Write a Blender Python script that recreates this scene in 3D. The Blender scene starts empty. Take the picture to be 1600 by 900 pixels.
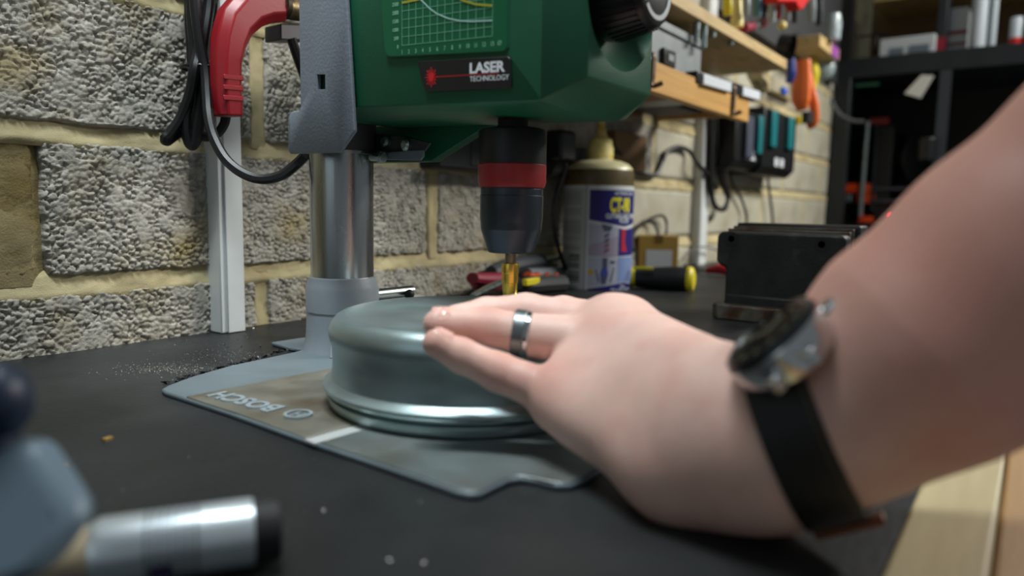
import bpy, bmesh, math, random
import numpy as np
from mathutils import Vector, Matrix
rnd = random.Random(7)
SC = bpy.context.scene
COL = SC.collection
V = lambda *a: np.array(a, float)

# ------------------------------------------------------------------ camera
FPX, YAW, PITCH, ROLL = 1120.0, .630, .113, .0180
CAM = V(0, -.667, .131)
def _basis():
    cy, sy, cp, sp, cr, sr = math.cos(YAW), math.sin(YAW), math.cos(PITCH), math.sin(PITCH), math.cos(ROLL), math.sin(ROLL)
    f = V(cy, sy, 0); r = V(sy, -cy, 0); u = V(0, 0, 1)
    f2 = f*cp-u*sp; u2 = u*cp+f*sp
    return r*cr+u2*sr, u2*cr-r*sr, f2
CR, CU, CF = _basis()
cd = bpy.data.cameras.new('camera'); cam = bpy.data.objects.new('camera', cd); COL.objects.link(cam)
cd.sensor_width = 36; cd.lens = 36*FPX/1600; cd.clip_start = .01; cd.clip_end = 50
cam.matrix_world = Matrix(((CR[0], CU[0], -CF[0], CAM[0]), (CR[1], CU[1], -CF[1], CAM[1]), (CR[2], CU[2], -CF[2], CAM[2]), (0, 0, 0, 1)))
cd.dof.use_dof = True; cd.dof.focus_distance = .58; cd.dof.aperture_fstop = 4.0
SC.camera = cam
# ------------------------------------------------------------------ light
w = bpy.data.worlds.new('world'); SC.world = w; w.use_nodes = True
w.node_tree.nodes['Background'].inputs[0].default_value = (.82, .93, 1, 1)
w.node_tree.nodes['Background'].inputs[1].default_value = .15
def area(name, loc, target, sx, sy, power, color, spread=180):
    l = bpy.data.lights.new(name, 'AREA'); l.shape = 'RECTANGLE'; l.size = sx; l.size_y = sy; l.energy = power; l.color = color; l.spread = math.radians(spread)
    o = bpy.data.objects.new(name, l); COL.objects.link(o); o.location = loc
    o.rotation_euler = (Vector(target)-Vector(loc)).to_track_quat('-Z', 'Y').to_euler()
area('key_light', (.20, -.36, 1.0), (.42, -.22, 0), .45, .12, 2.4, (.90, .98, 1), 66)  # unseen key light, beam narrowed to leave the forearm dark
area('far_fill_light', (2.3, -1.45, 1.35), (1.6, -.25, .1), 1.3, .14, 27, (1, .97, .90), 120)  # unseen light, added to brighten the press front and far background
area('cool_fill_left', (-1.1, -.30, .55), (.35, -.25, .1), 1.0, .8, 1.0, (.76, .92, 1))  # added cool fill from the left, for the camera-facing sides
SC.view_settings.view_transform = 'Standard'; SC.view_settings.look = 'None'
SC.view_settings.gamma = 1; SC.view_settings.use_curve_mapping = False
SC.view_settings.exposure = 0.0

# ------------------------------------------------------------------ pixel rays (1600 x 900 frame) met with real planes
def ray(x, y): return CR*(x-800)/FPX - CU*(y-450)/FPX + CF
def at(x, y, d): return CAM+ray(x, y)*d
def onp(x, y, ax, val):
    r = ray(x, y); return CAM+r*((val-CAM[ax])/r[ax])
def onx(x, y, v): return onp(x, y, 0, v)
def ony(x, y, v=0.): return onp(x, y, 1, v)
def onz(x, y, v=0.): return onp(x, y, 2, v)
def unit(v): v = np.asarray(v, float); return v/np.linalg.norm(v)

# ------------------------------------------------------------------ materials
def lin(c):
    return tuple((x/255/12.92 if x/255 <= .04045 else ((x/255+.055)/1.055)**2.4) for x in c)
MATS = {}
def mat(name, rgb, rough=.5, metal=0., var=0., vscale=30., bump=0., bscale=200., rgb2=None, v2scale=12., v2lo=.5, v2hi=.6, spec=.5,
        trans=0., sss=0., emit=0., coat=0., stretch=None, detail=4., ior=1.45):
    if name in MATS: return MATS[name]
    m = bpy.data.materials.new(name); m.use_nodes = True; MATS[name] = m
    nt = m.node_tree; N = nt.nodes; L = nt.links; b = N['Principled BSDF']
    c = lin(rgb)+(1,)
    b.inputs['Roughness'].default_value = rough; b.inputs['Metallic'].default_value = metal
    b.inputs['Specular IOR Level'].default_value = spec; b.inputs['IOR'].default_value = ior
    b.inputs['Transmission Weight'].default_value = trans; b.inputs['Coat Weight'].default_value = coat
    b.inputs['Subsurface Weight'].default_value = sss; b.inputs['Subsurface Radius'].default_value = (.006, .002, .001)
    b.inputs['Subsurface Scale'].default_value = 1
    if emit: b.inputs['Emission Color'].default_value = c; b.inputs['Emission Strength'].default_value = emit
    tc = N.new('ShaderNodeTexCoord'); mp = N.new('ShaderNodeMapping'); L.new(tc.outputs['Object'], mp.inputs[0])
    if stretch: mp.inputs['Scale'].default_value = stretch
    col = None
    def noise(sc, det=detail):
        n = N.new('ShaderNodeTexNoise'); n.inputs['Scale'].default_value = sc; n.inputs['Detail'].default_value = det
        L.new(mp.outputs[0], n.inputs['Vector']); return n
    def mix(fac, a, bb):
        x = N.new('ShaderNodeMix'); x.data_type = 'RGBA'; L.new(fac, x.inputs[0])
        for s, val in ((6, a), (7, bb)):
            if isinstance(val, tuple): x.inputs[s].default_value = val
            else: L.new(val, x.inputs[s])
        return x.outputs[2]
    def ramp(out, lo, hi):
        r = N.new('ShaderNodeMapRange'); L.new(out, r.inputs[0]); r.inputs[1].default_value = lo; r.inputs[2].default_value = hi; return r.outputs[0]
    base = c
    if var:
        n = noise(vscale)
        lo = tuple(x*(1-var) for x in c[:3])+(1,); hi = tuple(min(1, x*(1+var)) for x in c[:3])+(1,)
        base = mix(ramp(n.outputs[0], .3, .7), lo, hi)
        r = N.new('ShaderNodeMapRange'); L.new(n.outputs[0], r.inputs[0]); r.inputs[1].default_value = .3; r.inputs[2].default_value = .7
        r.inputs[3].default_value = max(.03, rough-.12*min(1, var*3)); r.inputs[4].default_value = min(1, rough+.12*min(1, var*3)); L.new(r.outputs[0], b.inputs['Roughness'])
    if rgb2:
        n2 = noise(v2scale, 6.); base = mix(ramp(n2.outputs[0], v2lo, v2hi), base, lin(rgb2)+(1,))
    if isinstance(base, tuple): b.inputs['Base Color'].default_value = base
    else: L.new(base, b.inputs['Base Color'])
    if bump:
        nb = noise(bscale, 6.); bp = N.new('ShaderNodeBump'); bp.inputs['Strength'].default_value = bump; bp.inputs['Distance'].default_value = .001
        L.new(nb.outputs[0], bp.inputs['Height']); L.new(bp.outputs[0], b.inputs['Normal'])
    return m

# ------------------------------------------------------------------ mesh helpers
class MB:
    def __init__(s): s.v = []; s.f = []
    def add(s, vs, fs):
        n = len(s.v); s.v += [tuple(map(float, p)) for p in vs]; s.f += [tuple(i+n for i in f) for f in fs]; return s
    def hexa(s, P):     # 8 corners: bottom ring 0-3, top ring 4-7
        return s.add(P, [(3, 2, 1, 0), (4, 5, 6, 7), (0, 1, 5, 4), (1, 2, 6, 5), (2, 3, 7, 6), (3, 0, 4, 7)])
    def box(s, a, b):
        x0, y0, z0 = np.minimum(a, b); x1, y1, z1 = np.maximum(a, b)
        return s.hexa([(x0, y0, z0), (x1, y0, z0), (x1, y1, z0), (x0, y1, z0), (x0, y0, z1), (x1, y0, z1), (x1, y1, z1), (x0, y1, z1)])
    def obox(s, c, ax, ay, az):    # centre + three half axes
        c, ax, ay, az = map(np.asarray, (c, ax, ay, az))
        return s.hexa([c-ax-ay-az, c+ax-ay-az, c+ax+ay-az, c-ax+ay-az, c-ax-ay+az, c+ax-ay+az, c+ax+ay+az, c-ax+ay+az])
    def prism(s, poly, ext):     # poly: list of 3-D points, ext: extrusion vector
        n = len(poly); P = [np.asarray(p, float) for p in poly]; e = np.asarray(ext, float)
        return s.add(P+[p+e for p in P], [tuple(range(n-1, -1, -1)), tuple(range(n, 2*n))]+[(i, (i+1) % n, n+(i+1) % n, n+i) for i in range(n)])
    def lathe(s, prof, o, axis=(0, 0, 1), n=48, cap=True, ref=None):   # prof: (radius, height)
        o = np.asarray(o, float); a = unit(axis)
        t = V(1, 0, 0) if abs(a[0]) < .9 else V(0, 1, 0)
        if ref is not None: t = np.asarray(ref, float)
        x = unit(t-a*(t@a)); y = np.cross(a, x)
        vs = []; fs = []
        for r, h in prof:
            for k in range(n):
                an = 2*math.pi*k/n; vs.append(o+a*h+(x*math.cos(an)+y*math.sin(an))*r)
        for i in range(len(prof)-1):
            for k in range(n):
                k2 = (k+1) % n; fs.append((i*n+k, i*n+k2, (i+1)*n+k2, (i+1)*n+k))
        if cap:
            fs.append(tuple(range(n-1, -1, -1))); m = (len(prof)-1)*n; fs.append(tuple(range(m, m+n)))
        return s.add(vs, fs)
    def cyl(s, p0, p1, r0, r1=None, n=20):
        p0 = np.asarray(p0, float); p1 = np.asarray(p1, float); r1 = r0 if r1 is None else r1
        return s.lathe([(r0, 0), (r1, np.linalg.norm(p1-p0))], p0, p1-p0, n)
    def tube(s, pts, r, n=10, sub=6, flat=1.0):
        P = [np.asarray(p, float) for p in pts]; R = r if hasattr(r, '__len__') else [r]*len(P)
        if sub > 1 and len(P) > 2:
            Q = []; RR = []
            for i in range(len(P)-1):
                p0 = P[max(i-1, 0)]; p1 = P[i]; p2 = P[i+1]; p3 = P[min(i+2, len(P)-1)]
                for k in range(sub):
                    t = k/sub
                    Q.append(.5*((2*p1)+(-p0+p2)*t+(2*p0-5*p1+4*p2-p3)*t*t+(-p0+3*p1-3*p2+p3)*t**3)); RR.append(R[i]*(1-t)+R[i+1]*t)
            Q.append(P[-1]); RR.append(R[-1]); P, R = Q, RR
        m = len(P); vs = []; fs = []; up = None
        for i in range(m):
            t = unit(P[min(i+1, m-1)]-P[max(i-1, 0)])
            if up is None:
                up = np.cross(t, V(0, 0, 1)) if abs(t[2]) < .9 else np.cross(t, V(1, 0, 0))
            up = unit(up-t*(up@t)); b = np.cross(t, up)
            for k in range(n):
                a = 2*math.pi*k/n; vs.append(P[i]+(up*math.cos(a)+b*math.sin(a)*flat)*R[i])
        for i in range(m-1):
            for k in range(n):
                fs.append((i*n+k, i*n+(k+1) % n, (i+1)*n+(k+1) % n, (i+1)*n+k))
        fs.append(tuple(range(n-1, -1, -1))); fs.append(tuple(range((m-1)*n, m*n)))
        return s.add(vs, fs)
    def ball(s, c, r, n=16, sc=(1, 1, 1)):
        prof = [(max(1e-5, math.sin(math.pi*i/n)), -math.cos(math.pi*i/n)) for i in range(n+1)]
        t = MB().lathe(prof, (0, 0, 0), (0, 0, 1), 2*n, True); c = np.asarray(c, float)
        return s.add([c+np.asarray(p)*r*np.asarray(sc) for p in t.v], t.f)

def build(name, mb, m, parent=None, loc=None, bevel=0., seg=2, smooth=True, ang=35, recalc=True):
    """link ONE mesh object; world-space vertices are stored relative to its own (or its parent's) base point"""
    vs = np.array(mb.v, float)
    if parent is not None: base = np.array(parent['_base'])
    elif loc is not None: base = np.asarray(loc, float)
    else: base = V((vs[:, 0].min()+vs[:, 0].max())/2, (vs[:, 1].min()+vs[:, 1].max())/2, vs[:, 2].min())
    me = bpy.data.meshes.new(name); me.from_pydata([tuple(p) for p in vs-base], [], mb.f)
    if recalc:
        bm = bmesh.new(); bm.from_mesh(me); bmesh.ops.recalc_face_normals(bm, faces=bm.faces); bm.to_mesh(me); bm.free()
    if smooth: me.shade_smooth(); me.set_sharp_from_angle(angle=math.radians(ang))
    me.materials.append(m)
    o = bpy.data.objects.new(name, me); COL.objects.link(o)
    if parent is not None:
        o.parent = parent
    else: o.location = base
    o['_base'] = [float(x) for x in base]
    if bevel:
        bv = o.modifiers.new('bevel', 'BEVEL'); bv.width = bevel; bv.segments = seg; bv.limit_method = 'ANGLE'; bv.angle_limit = math.radians(38)
        bv.harden_normals = False
    return o
def empty(name, loc):
    o = bpy.data.objects.new(name, None); COL.objects.link(o); o.location = loc; o['_base'] = [float(x) for x in loc]; o.empty_display_size = .02
    return o
def tag(o, label, cat, group=None, kind=None):
    o['label'] = label
    if cat: o['category'] = cat
    if group: o['group'] = group
    if kind: o['kind'] = kind
    return o
def thing(name, loc, label, cat, group=None): return tag(empty(name, loc), label, cat, group)

def text_geo(s, size, bold=0., condense=1.0, align='LEFT', extrude=0.0):
    cu = bpy.data.curves.new('t', 'FONT'); cu.body = s; cu.size = size; cu.offset = bold; cu.align_x = align; cu.resolution_u = 3; cu.extrude = extrude
    o = bpy.data.objects.new('t', cu); COL.objects.link(o)
    me = o.evaluated_get(bpy.context.evaluated_depsgraph_get()).to_mesh()
    bpy.context.view_layer.update(); dg = bpy.context.evaluated_depsgraph_get(); me = o.evaluated_get(dg).to_mesh()
    vs = [(v.co.x*condense, v.co.y, v.co.z) for v in me.vertices]; fs = [tuple(p.vertices) for p in me.polygons]
    o.evaluated_get(dg).to_mesh_clear(); bpy.data.objects.remove(o); bpy.data.curves.remove(cu)
    return vs, fs
def place_text(mb, s, size, o, ex, ey, en, bold=0., condense=1., align='LEFT', extrude=.0002):
    vs, fs = text_geo(s, size, bold, condense, align, extrude)
    return mb.add([np.asarray(o)+np.asarray(ex)*x+np.asarray(ey)*y+np.asarray(en)*z for x, y, z in vs], fs)
def boolean_cut(o, cutter_mb):
    c = build('cut', cutter_mb, o.data.materials[0], loc=(0, 0, 0), smooth=False)
    md = o.modifiers.new('b', 'BOOLEAN'); md.object = c; md.operation = 'DIFFERENCE'; md.solver = 'EXACT'
    bpy.context.view_layer.update(); dg = bpy.context.evaluated_depsgraph_get()
    me = bpy.data.meshes.new_from_object(o.evaluated_get(dg)); o.modifiers.remove(md); old = o.data; o.data = me; bpy.data.meshes.remove(old)
    bpy.data.objects.remove(c); me.shade_smooth(); me.set_sharp_from_angle(angle=math.radians(35))

# ------------------------------------------------------------------ numpy noise
def _h(ix, iy, k=0):
    n = (ix.astype(np.int64)*374761393+iy.astype(np.int64)*668265263+k*982451653) & 0x7fffffff
    n = ((n ^ (n >> 13))*1274126177) & 0x7fffffff; n = n ^ (n >> 16)
    return (n & 0xffff)/65535.0
def vnoise(x, y, k=0):
    ix = np.floor(x); iy = np.floor(y); fx = x-ix; fy = y-iy; fx = fx*fx*(3-2*fx); fy = fy*fy*(3-2*fy)
    return (_h(ix, iy, k)*(1-fx)+_h(ix+1, iy, k)*fx)*(1-fy)+(_h(ix, iy+1, k)*(1-fx)+_h(ix+1, iy+1, k)*fx)*fy
def fbm(x, y, k=0, o=4):
    s = 0; a = .5
    for i in range(o): s = s+a*vnoise(x*2**i, y*2**i, k+i); a *= .5
    return s
def worley(x, y, k=0):
    ix = np.floor(x); iy = np.floor(y); f1 = np.full(x.shape, 9.); f2 = np.full(x.shape, 9.); idv = np.zeros(x.shape)
    for dx in (-1, 0, 1):
        for dy in (-1, 0, 1):
            jx = ix+dx; jy = iy+dy; d = np.hypot(jx+_h(jx, jy, k)-x, jy+_h(jx, jy, k+7)-y); hv = _h(jx, jy, k+13)
            m = d < f1; f2 = np.where(m, f1, np.minimum(f2, d)); idv = np.where(m, hv, idv); f1 = np.where(m, d, f1)
    return f1, f2, idv
def grid_faces(nx, nz):
    i, j = np.meshgrid(np.arange(nx-1), np.arange(nz-1), indexing='ij'); a = (i*nz+j).ravel()
    return np.stack([a, a+nz, a+nz+1, a+1], 1)

# ================================================================== SETTING: bench, wall
bench_m = mat('black_bench_mat', (30, 32, 33), .46, var=.25, vscale=9, bump=.35, bscale=260, rgb2=(58, 61, 62), v2scale=5, v2lo=.55, v2hi=.85, spec=.45)
bench = build('floor', MB().box((-.9, -.631, -.03), (3.9, .02, 0)), bench_m, loc=(0, 0, -.03))
bench.name = 'worktop'; tag(bench, 'black rubber covered workbench top with dusty grey scuffs', None, kind='structure')
pine = mat('pine', (188, 174, 134), .55, var=.12, vscale=7, bump=.15, bscale=90, rgb2=(158, 136, 96), v2scale=5, v2lo=.45, v2hi=.75, stretch=(.7, 9, 9))
lip = build('trim_1', MB().box((-.9, -.663, -.05), (3.9, -.631, .001)), pine, loc=(0, -.65, -.05), bevel=.002)
lip2 = build('trim_2', MB().box((-.9, -.70, -.05), (3.9, -.6635, -.001)), mat('tan_pine', (168, 130, 84), .55, var=.12, vscale=7, bump=.15, bscale=90, stretch=(.7, 9, 9)), loc=(0, -.68, -.05), bevel=.002)
tag(lip2, 'darker tan pine strip outside the pale bench lipping', None, kind='structure')
tag(lip, 'pale pine lipping along the front edge of the bench', None, kind='structure')

block_m = mat('aggregate_block', (162, 158, 148), .92, var=.22, vscale=120, bump=.5, bscale=700, rgb2=(150, 136, 100), v2scale=13, v2lo=.52, v2hi=.75, spec=.2)
far_block_m = mat('painted_block', (168, 165, 148), .8, var=.10, vscale=18, bump=.5, bscale=160, rgb2=(148, 142, 122), v2scale=9, v2lo=.5, v2hi=.75, spec=.3)
smear_m = mat('mortar_smeared_block', (138, 124, 90), .92, var=.2, vscale=40, bump=.5, bscale=600, rgb2=(120, 104, 66), v2scale=14, v2lo=.45, v2hi=.65, spec=.2)
mortar_m = mat('mortar', (176, 164, 128), .9, var=.14, vscale=30, bump=.45, bscale=800, rgb2=(150, 136, 100), v2scale=14, v2lo=.5, v2hi=.7, spec=.2)
ZB, COURSE, MODULE, JH = .0586, .128, .476, .009
wall = build('wall_back', MB().box((-.9, .022, -.1), (3.9, .12, 1.2)), mortar_m, loc=(0, .05, -.1))
tag(wall, 'concrete block wall with pale mortar joints behind the bench', None, kind='structure')
JX = float(ony(64, 340, 0)[0])-.006; JX2 = float(ony(677, 330, 0)[0]); JO = float(ony(405, 330, 0)[0])   # head joints read off the courses
def head(row, j):
    return (JX if j == 0 else JX2+(j-1)*MODULE) if row % 2 == 0 else JO+j*MODULE
def block_mesh(L, H, step, k, rough=1.):
    nx = int(L/step)+1; nz = int(H/step)+1
    X, Z = np.meshgrid(np.linspace(0, L, nx), np.linspace(0, H, nz), indexing='ij')
    wx = X+.002*(fbm(X*300, Z*300, k+50, 2)-.5); wz = Z+.002*(fbm(X*300, Z*300, k+60, 2)-.5)
    f1, f2, i1 = worley(wx/.0062, wz/.0050, k); g1, g2, i2 = worley(wx/.0030, wz/.0025, k+31)
    lump = np.clip((f2-f1)*3.2, 0, 1)**.7*(.55+.45*i1)
    small = np.clip((g2-g1)*3., 0, 1)**.7*(.4+.6*i2)
    big = fbm(X*26, Z*26, k+5, 3)
    fill = np.clip((fbm(X*85, Z*85, k+17, 3)-.36)*5, 0, 1)      # zones filled with cement paste, zones open and stony
    h = (.0046*lump+.0014*small)*(1-.62*fill)+.0036*fill+.0022*(big-.5)+.0010*(fbm(X*400, Z*400, k+80, 2)-.5)
    h = np.minimum(h, .0046+.0006*big)
    e = np.minimum(np.minimum(X, L-X), np.minimum(Z, H-Z))+.006*(fbm(X*90, Z*90, k+3, 3)-.5)
    h = h*rough-.0010-.013*np.clip(1-e/.0035, 0, 1.3)**2
    h = np.where((X == 0) | (X == L) | (Z == 0) | (Z == H), -.02, h)
    me = bpy.data.meshes.new('brick')
    P = np.stack([X.ravel(), -h.ravel(), Z.ravel()], 1)
    me.from_pydata(P.tolist(), [], grid_faces(nx, nz).tolist()); me.shade_smooth()
    return me
H = COURSE-2*JH+.006
near = [block_mesh(MODULE-.012, H, .0011, k) for k in (1, 2, 3)]
farm = [block_mesh(MODULE-.012, H, .008, k, .35) for k in (4, 5)]
for me in near: me.materials.append(block_m)
for me in farm: me.materials.append(far_block_m)
smear = block_mesh(MODULE-.012, H, .002, 9, .3); smear.materials.append(smear_m)
n = 0
for row in range(-1, 5):
    z0 = ZB+row*COURSE+JH-.003
    for j in range(-2, 7):
        x = head(row, j)
        if x+MODULE < .05 or x > 3.0: continue
        me = (smear if (row == 0 and j == -1) else near[(row*2+j+5) % 3]) if x < 1.1 else farm[(row+j) % 2]
        o = bpy.data.objects.new('brick', me); COL.objects.link(o); o.parent = wall
        o.location = V(x+.006, 0, z0)-np.array(wall['_base'])
def mortar_strip(x0, x1, zc, hh, k, vertical=False, m=None):
    step = .003
    nx = max(3, int((x1-x0)/step)); nz = 12
    X, T = np.meshgrid(np.linspace(x0, x1, nx), np.linspace(-1, 1, nz), indexing='ij')
    nz1 = fbm(X*40, T*1.2+zc*30, k, 3)-.5; fine = fbm(X*260, T*8, k+9, 3)-.5
    if not vertical: h = .0008-.0042*np.clip(T, -1, 1)+.005*nz1+.0016*fine-.012*np.clip(abs(T)-.72, 0, 1)
    else: h = .001+.004*nz1+.0016*fine-.02*np.clip(abs(T)-.7, 0, 1)
    Zz = zc+T*hh+.004*(fbm(X*25, T*0+zc*9, k+4, 3)-.5)
    P = np.stack([X.ravel(), -h.ravel(), Zz.ravel()], 1) if not vertical else np.stack([Zz.ravel(), -h.ravel(), X.ravel()], 1)
    me = bpy.data.meshes.new('mortar_joint'); me.from_pydata((P-np.array(wall['_base'])).tolist(), [], grid_faces(nx, nz).tolist())
    bm = bmesh.new(); bm.from_mesh(me); bm.faces.ensure_lookup_table()
    bm.normal_update()
    if bm.faces[0].normal.y > 0: bmesh.ops.reverse_faces(bm, faces=bm.faces)
    bm.to_mesh(me); bm.free(); me.shade_smooth(); me.materials.append(m or mortar_m)
    o = bpy.data.objects.new('mortar_joint', me); COL.objects.link(o); o.parent = wall
for row in range(0, 5):
    mortar_strip(-.1, 3.0, ZB+row*COURSE, .0135, 20+row)
for row in range(-1, 4):
    for j in range(-1, 7):
        x = head(row, j)
        if .05 < x < 2.9: mortar_strip(ZB+row*COURSE, ZB+(row+1)*COURSE, x if not (row == 0 and j == 0) else x-.024, .0135 if not (row == 0 and j == 0) else .032, 40+row*9+j, True, smear_m if (row == 0 and j == 0) else None)

# white plastic trunking on the wall
white_pl = mat('white_plastic', (206, 210, 210), .35, var=.04, vscale=40)
grey_pl = mat('pale_grey_plastic', (170, 176, 180), .4)
def trunking(label, pb0, pb1, ptop, y=-.022, lipw=.006):
    a = ony(pb0[0], pb0[1], 0); b = ony(pb1[0], pb1[1], y)
    x0 = a[0]; x1 = b[0]
    t = thing('cable_trunking', (x0, 0, 0.0), label, 'trunking', None)
    build('trunking_channel', MB().box((x0, y, .0005), (x1, .004, .62)), white_pl, t, bevel=.0012)
    build('trunking_cover', MB().box((x0+lipw, y-.0025, .0005), (x1-.001, y-.0003, .62)), white_pl, t, bevel=.0008)
trunking('wide white plastic cable trunking on the wall beside the drill press column', (327, 515), (383, 508), 0)
trunking('narrow white cable trunking on the wall right of the oil bottle', (1077, 412), (1101, 413), 0, y=-.02, lipw=.003)

# ================================================================== DRILL PRESS
K = V(.418, -.178, 0); PA = math.radians(-3)
PP = V(math.sin(PA), -math.cos(PA), 0); QQ = V(math.cos(PA), math.sin(PA), 0); ZZ = V(0, 0, 1)
def G(u, v, w): return K+PP*u+QQ*v+ZZ*w
SH = .055
def GH(u, v, w): return G(u, v, w-SH*(u-.19))
paint_grey = mat('grey_enamel', (108, 115, 124), .42, var=.05, vscale=60, bump=.25, bscale=420)
paint_collar = mat('pale_grey_enamel', (142, 150, 158), .36, var=.04, vscale=60, bump=.12, bscale=300)
green_m = mat('green_plastic', (20, 84, 58), .42, var=.05, vscale=25, bump=.12, bscale=900)
green_dk = mat('dark_green_panel', (4, 84, 52), .38)
black_pl = mat('black_plastic', (20, 21, 23), .38, bump=.06, bscale=500)
black_soft = mat('black_rubber', (24, 25, 27), .6, bump=.15, bscale=500)
steel_m = mat('brushed_steel', (180, 184, 184), .26, 1., var=.12, vscale=60, stretch=(1, 1, .12), bump=.08, bscale=300)
raw2_m = mat('bare_machined_metal', (146, 156, 156), .42, .75, var=.12, vscale=30, bump=.15, bscale=260, rgb2=(124, 120, 108), v2scale=14, v2lo=.5, v2hi=.75)
raw_m = mat('bare_cast_metal', (146, 142, 130), .45, .7, var=.15, vscale=35, bump=.2, bscale=260, rgb2=(112, 98, 76), v2scale=20, v2lo=.5, v2hi=.72)
zinc_m = mat('zinc_plated_steel', (175, 186, 184), .3, 1., var=.1, vscale=80)
white_ink = mat('white_ink', (205, 212, 214), .5); pale_ink = mat('pale_green_ink', (96, 160, 130), .5)
press = thing('drill_press', K, 'green and grey bench drill press with round steel column on the bench', 'drill press')

paint_base = mat('worn_base_enamel', (104, 116, 122), .45, .2, var=.08, vscale=30, bump=.15, bscale=300)
# --- base plate, outline from the plate's own left half, mirrored on the press axis
PT = .0035
def uvw(P): d = P-K; return V(d@PP, d@QQ, d[2])
left_px = [(459, 550), (360, 571), (300, 588), (262, 602), (252, 608), (258, 612), (360, 645), (480, 688), (600, 728), (690, 759), (715, 768), (735, 772), (752, 770), (772, 760), (795, 749), (815, 746), (840, 750), (868, 757), (892, 757), (910, 750), (925, 739)]
lp = [uvw(onz(x, y, PT))[:2] for x, y in left_px]
lp = [(u, v) for u, v in lp if v < -.005]
ra = uvw(onz(476, 546, PT))[:2]; lp = [(ra[0]-.05, -.028), (ra[0]-.018, -.030), (ra[0]-.001, ra[1])]+lp
outl = lp+[(u, -v) for u, v in reversed(lp)]
plate = build('base_plate', MB().prism([G(u, v, 0) for u, v in outl], (0, 0, PT)), paint_base, press, bevel=.0012, seg=2)
# machined pads with the cross slot left open between them
b0 = uvw(onz(296, 620, PT)); b1 = uvw(onz(510, 574, PT)); s0 = uvw(onz(470, 688, PT)); s1 = uvw(onz(560, 661, PT)); s2 = uvw(onz(506, 699, PT)); f0 = uvw(onz(700, 757, PT))
ue = lambda v: b0[0]+(b1[0]-b0[0])*(v-b0[1])/(b1[1]-b0[1])
gs = .0118
edge_v = lambda u: float(np.interp(u, [a for a, b in lp[3:]], [b for a, b in lp[3:]]))
ub = ue(-.14); us = s0[0]
def half_pad(us_, inset=.0012): return [(u, edge_v(u)+inset) for u in us_]
rp = half_pad([ub+.002, (ub+us)/2, us])
bm_pad = [G(u, v, PT-.001) for u, v in rp]+[G(u, -v, PT-.001) for u, v in reversed(rp)]
build('machined_pad', MB().prism(bm_pad, (0, 0, .0018)), raw_m, press, bevel=.0004)
fr = [(u, v) for u, v in lp if u > us+gs+.006]
fr = [(us+gs, edge_v(us+gs)+.0012)]+[(u-.0014, v+.0012 if v < -.14 else v) for u, v in fr]
build('machined_pad', MB().prism([G(u, v, PT-.001) for u, v in fr]+[G(u, -v, PT-.001) for u, v in reversed(fr)], (0, 0, .0018)), raw2_m, press, bevel=.0004)
build('slot_floor', MB().prism([G(s0[0]+.001, s0[1]+.0015, PT-.001), G(s0[0]+gs-.001, s0[1]+.0015, PT-.001), G(s0[0]+gs-.001, -s0[1]-.0015, PT-.001), G(s0[0]+.001, -s0[1]-.0015, PT-.001)], (0, 0, .0013)), mat('lit_slot_metal', (220, 224, 222), .5, .6), press)  # slot floor coloured bright in place of the slot's lit wall
# embossed lettering, upside down from the camera's side of the bench
t0 = onz(447, 640, PT); t1 = onz(342, 613, PT)
lt = MB(); ln = np.linalg.norm(t1-t0); ex = unit(V(*(t1-t0)[:2], 0)); ey = np.cross(ZZ, ex)
place_text(lt, 'BOSCH', ln/3.55, V(t0[0], t0[1], PT+.0008), ex, ey, ZZ, bold=.0006, extrude=.001)
raised_m = mat('raised_letter_highlight', (160, 172, 178), .4, .3)  # letters and emblem coloured paler to stand in for bluish highlights
build('embossed_lettering', lt, raised_m, press, smooth=False)
em = onz(466, 652, PT); emb = MB()
emb.lathe([(.0085, 0), (.0085, .0018), (.0066, .0018), (.0066, 0)], V(em[0], em[1], PT+.0008), n=28, cap=False)
e0 = V(em[0], em[1], PT+.0012)
emb.obox(e0-ex*.0028, ex*.0007, ey*.0045, ZZ*.0008).obox(e0+ex*.0028, ex*.0007, ey*.0045, ZZ*.0008).obox(e0, ex*.0028, ey*.0007, ZZ*.0008)
build('embossed_emblem', emb, raised_m, press, smooth=False)
# --- column foot, collar, column
foot = MB().lathe([(.0345, 0), (.0325, .008), (.0315, .018), (.0308, .0362)], G(0, 0, PT-.001), n=56)
build('column_foot', foot, paint_collar, press)
for a in (140, 40, 90):
    d = PP*math.sin(math.radians(a))+QQ*math.cos(math.radians(a)); sd = np.cross(ZZ, d)
    build('rib', MB().prism([G(0, 0, PT)+d*.028-sd*.002, G(0, 0, PT)+d*.044-sd*.002, G(0, 0, PT)+d*.0335-sd*.002+ZZ*.028, G(0, 0, PT)+d*.028-sd*.002+ZZ*.028], sd*.004), paint_collar, press, bevel=.0008)
build('column_collar', MB().lathe([(.0295, .0372), (.0315, .0382), (.0315, .0565), (.0305, .0605), (.0285, .0672), (.0272, .068)], G(0, 0, 0), n=56), paint_collar, press)
build('column_gap', MB().lathe([(.0296, .035), (.0296, .039)], G(0, 0, 0), n=40), black_soft, press)
build('column', MB().lathe([(.027, .05), (.027, .40)], G(0, 0, 0), n=64), steel_m, press)
cb = build('clamp_bolt', MB().cyl(G(-.004, .026, .0475), G(-.004, .086, .0475), .0055, n=20), zinc_m, press, bevel=.0006)
build('bolt_end', MB().ball(G(.006, .0735, .0462), .0048), black_soft, press)
dkm = mat('dark_sheet_metal', (78, 76, 78), .5, .6, var=.1, vscale=50)
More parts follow.
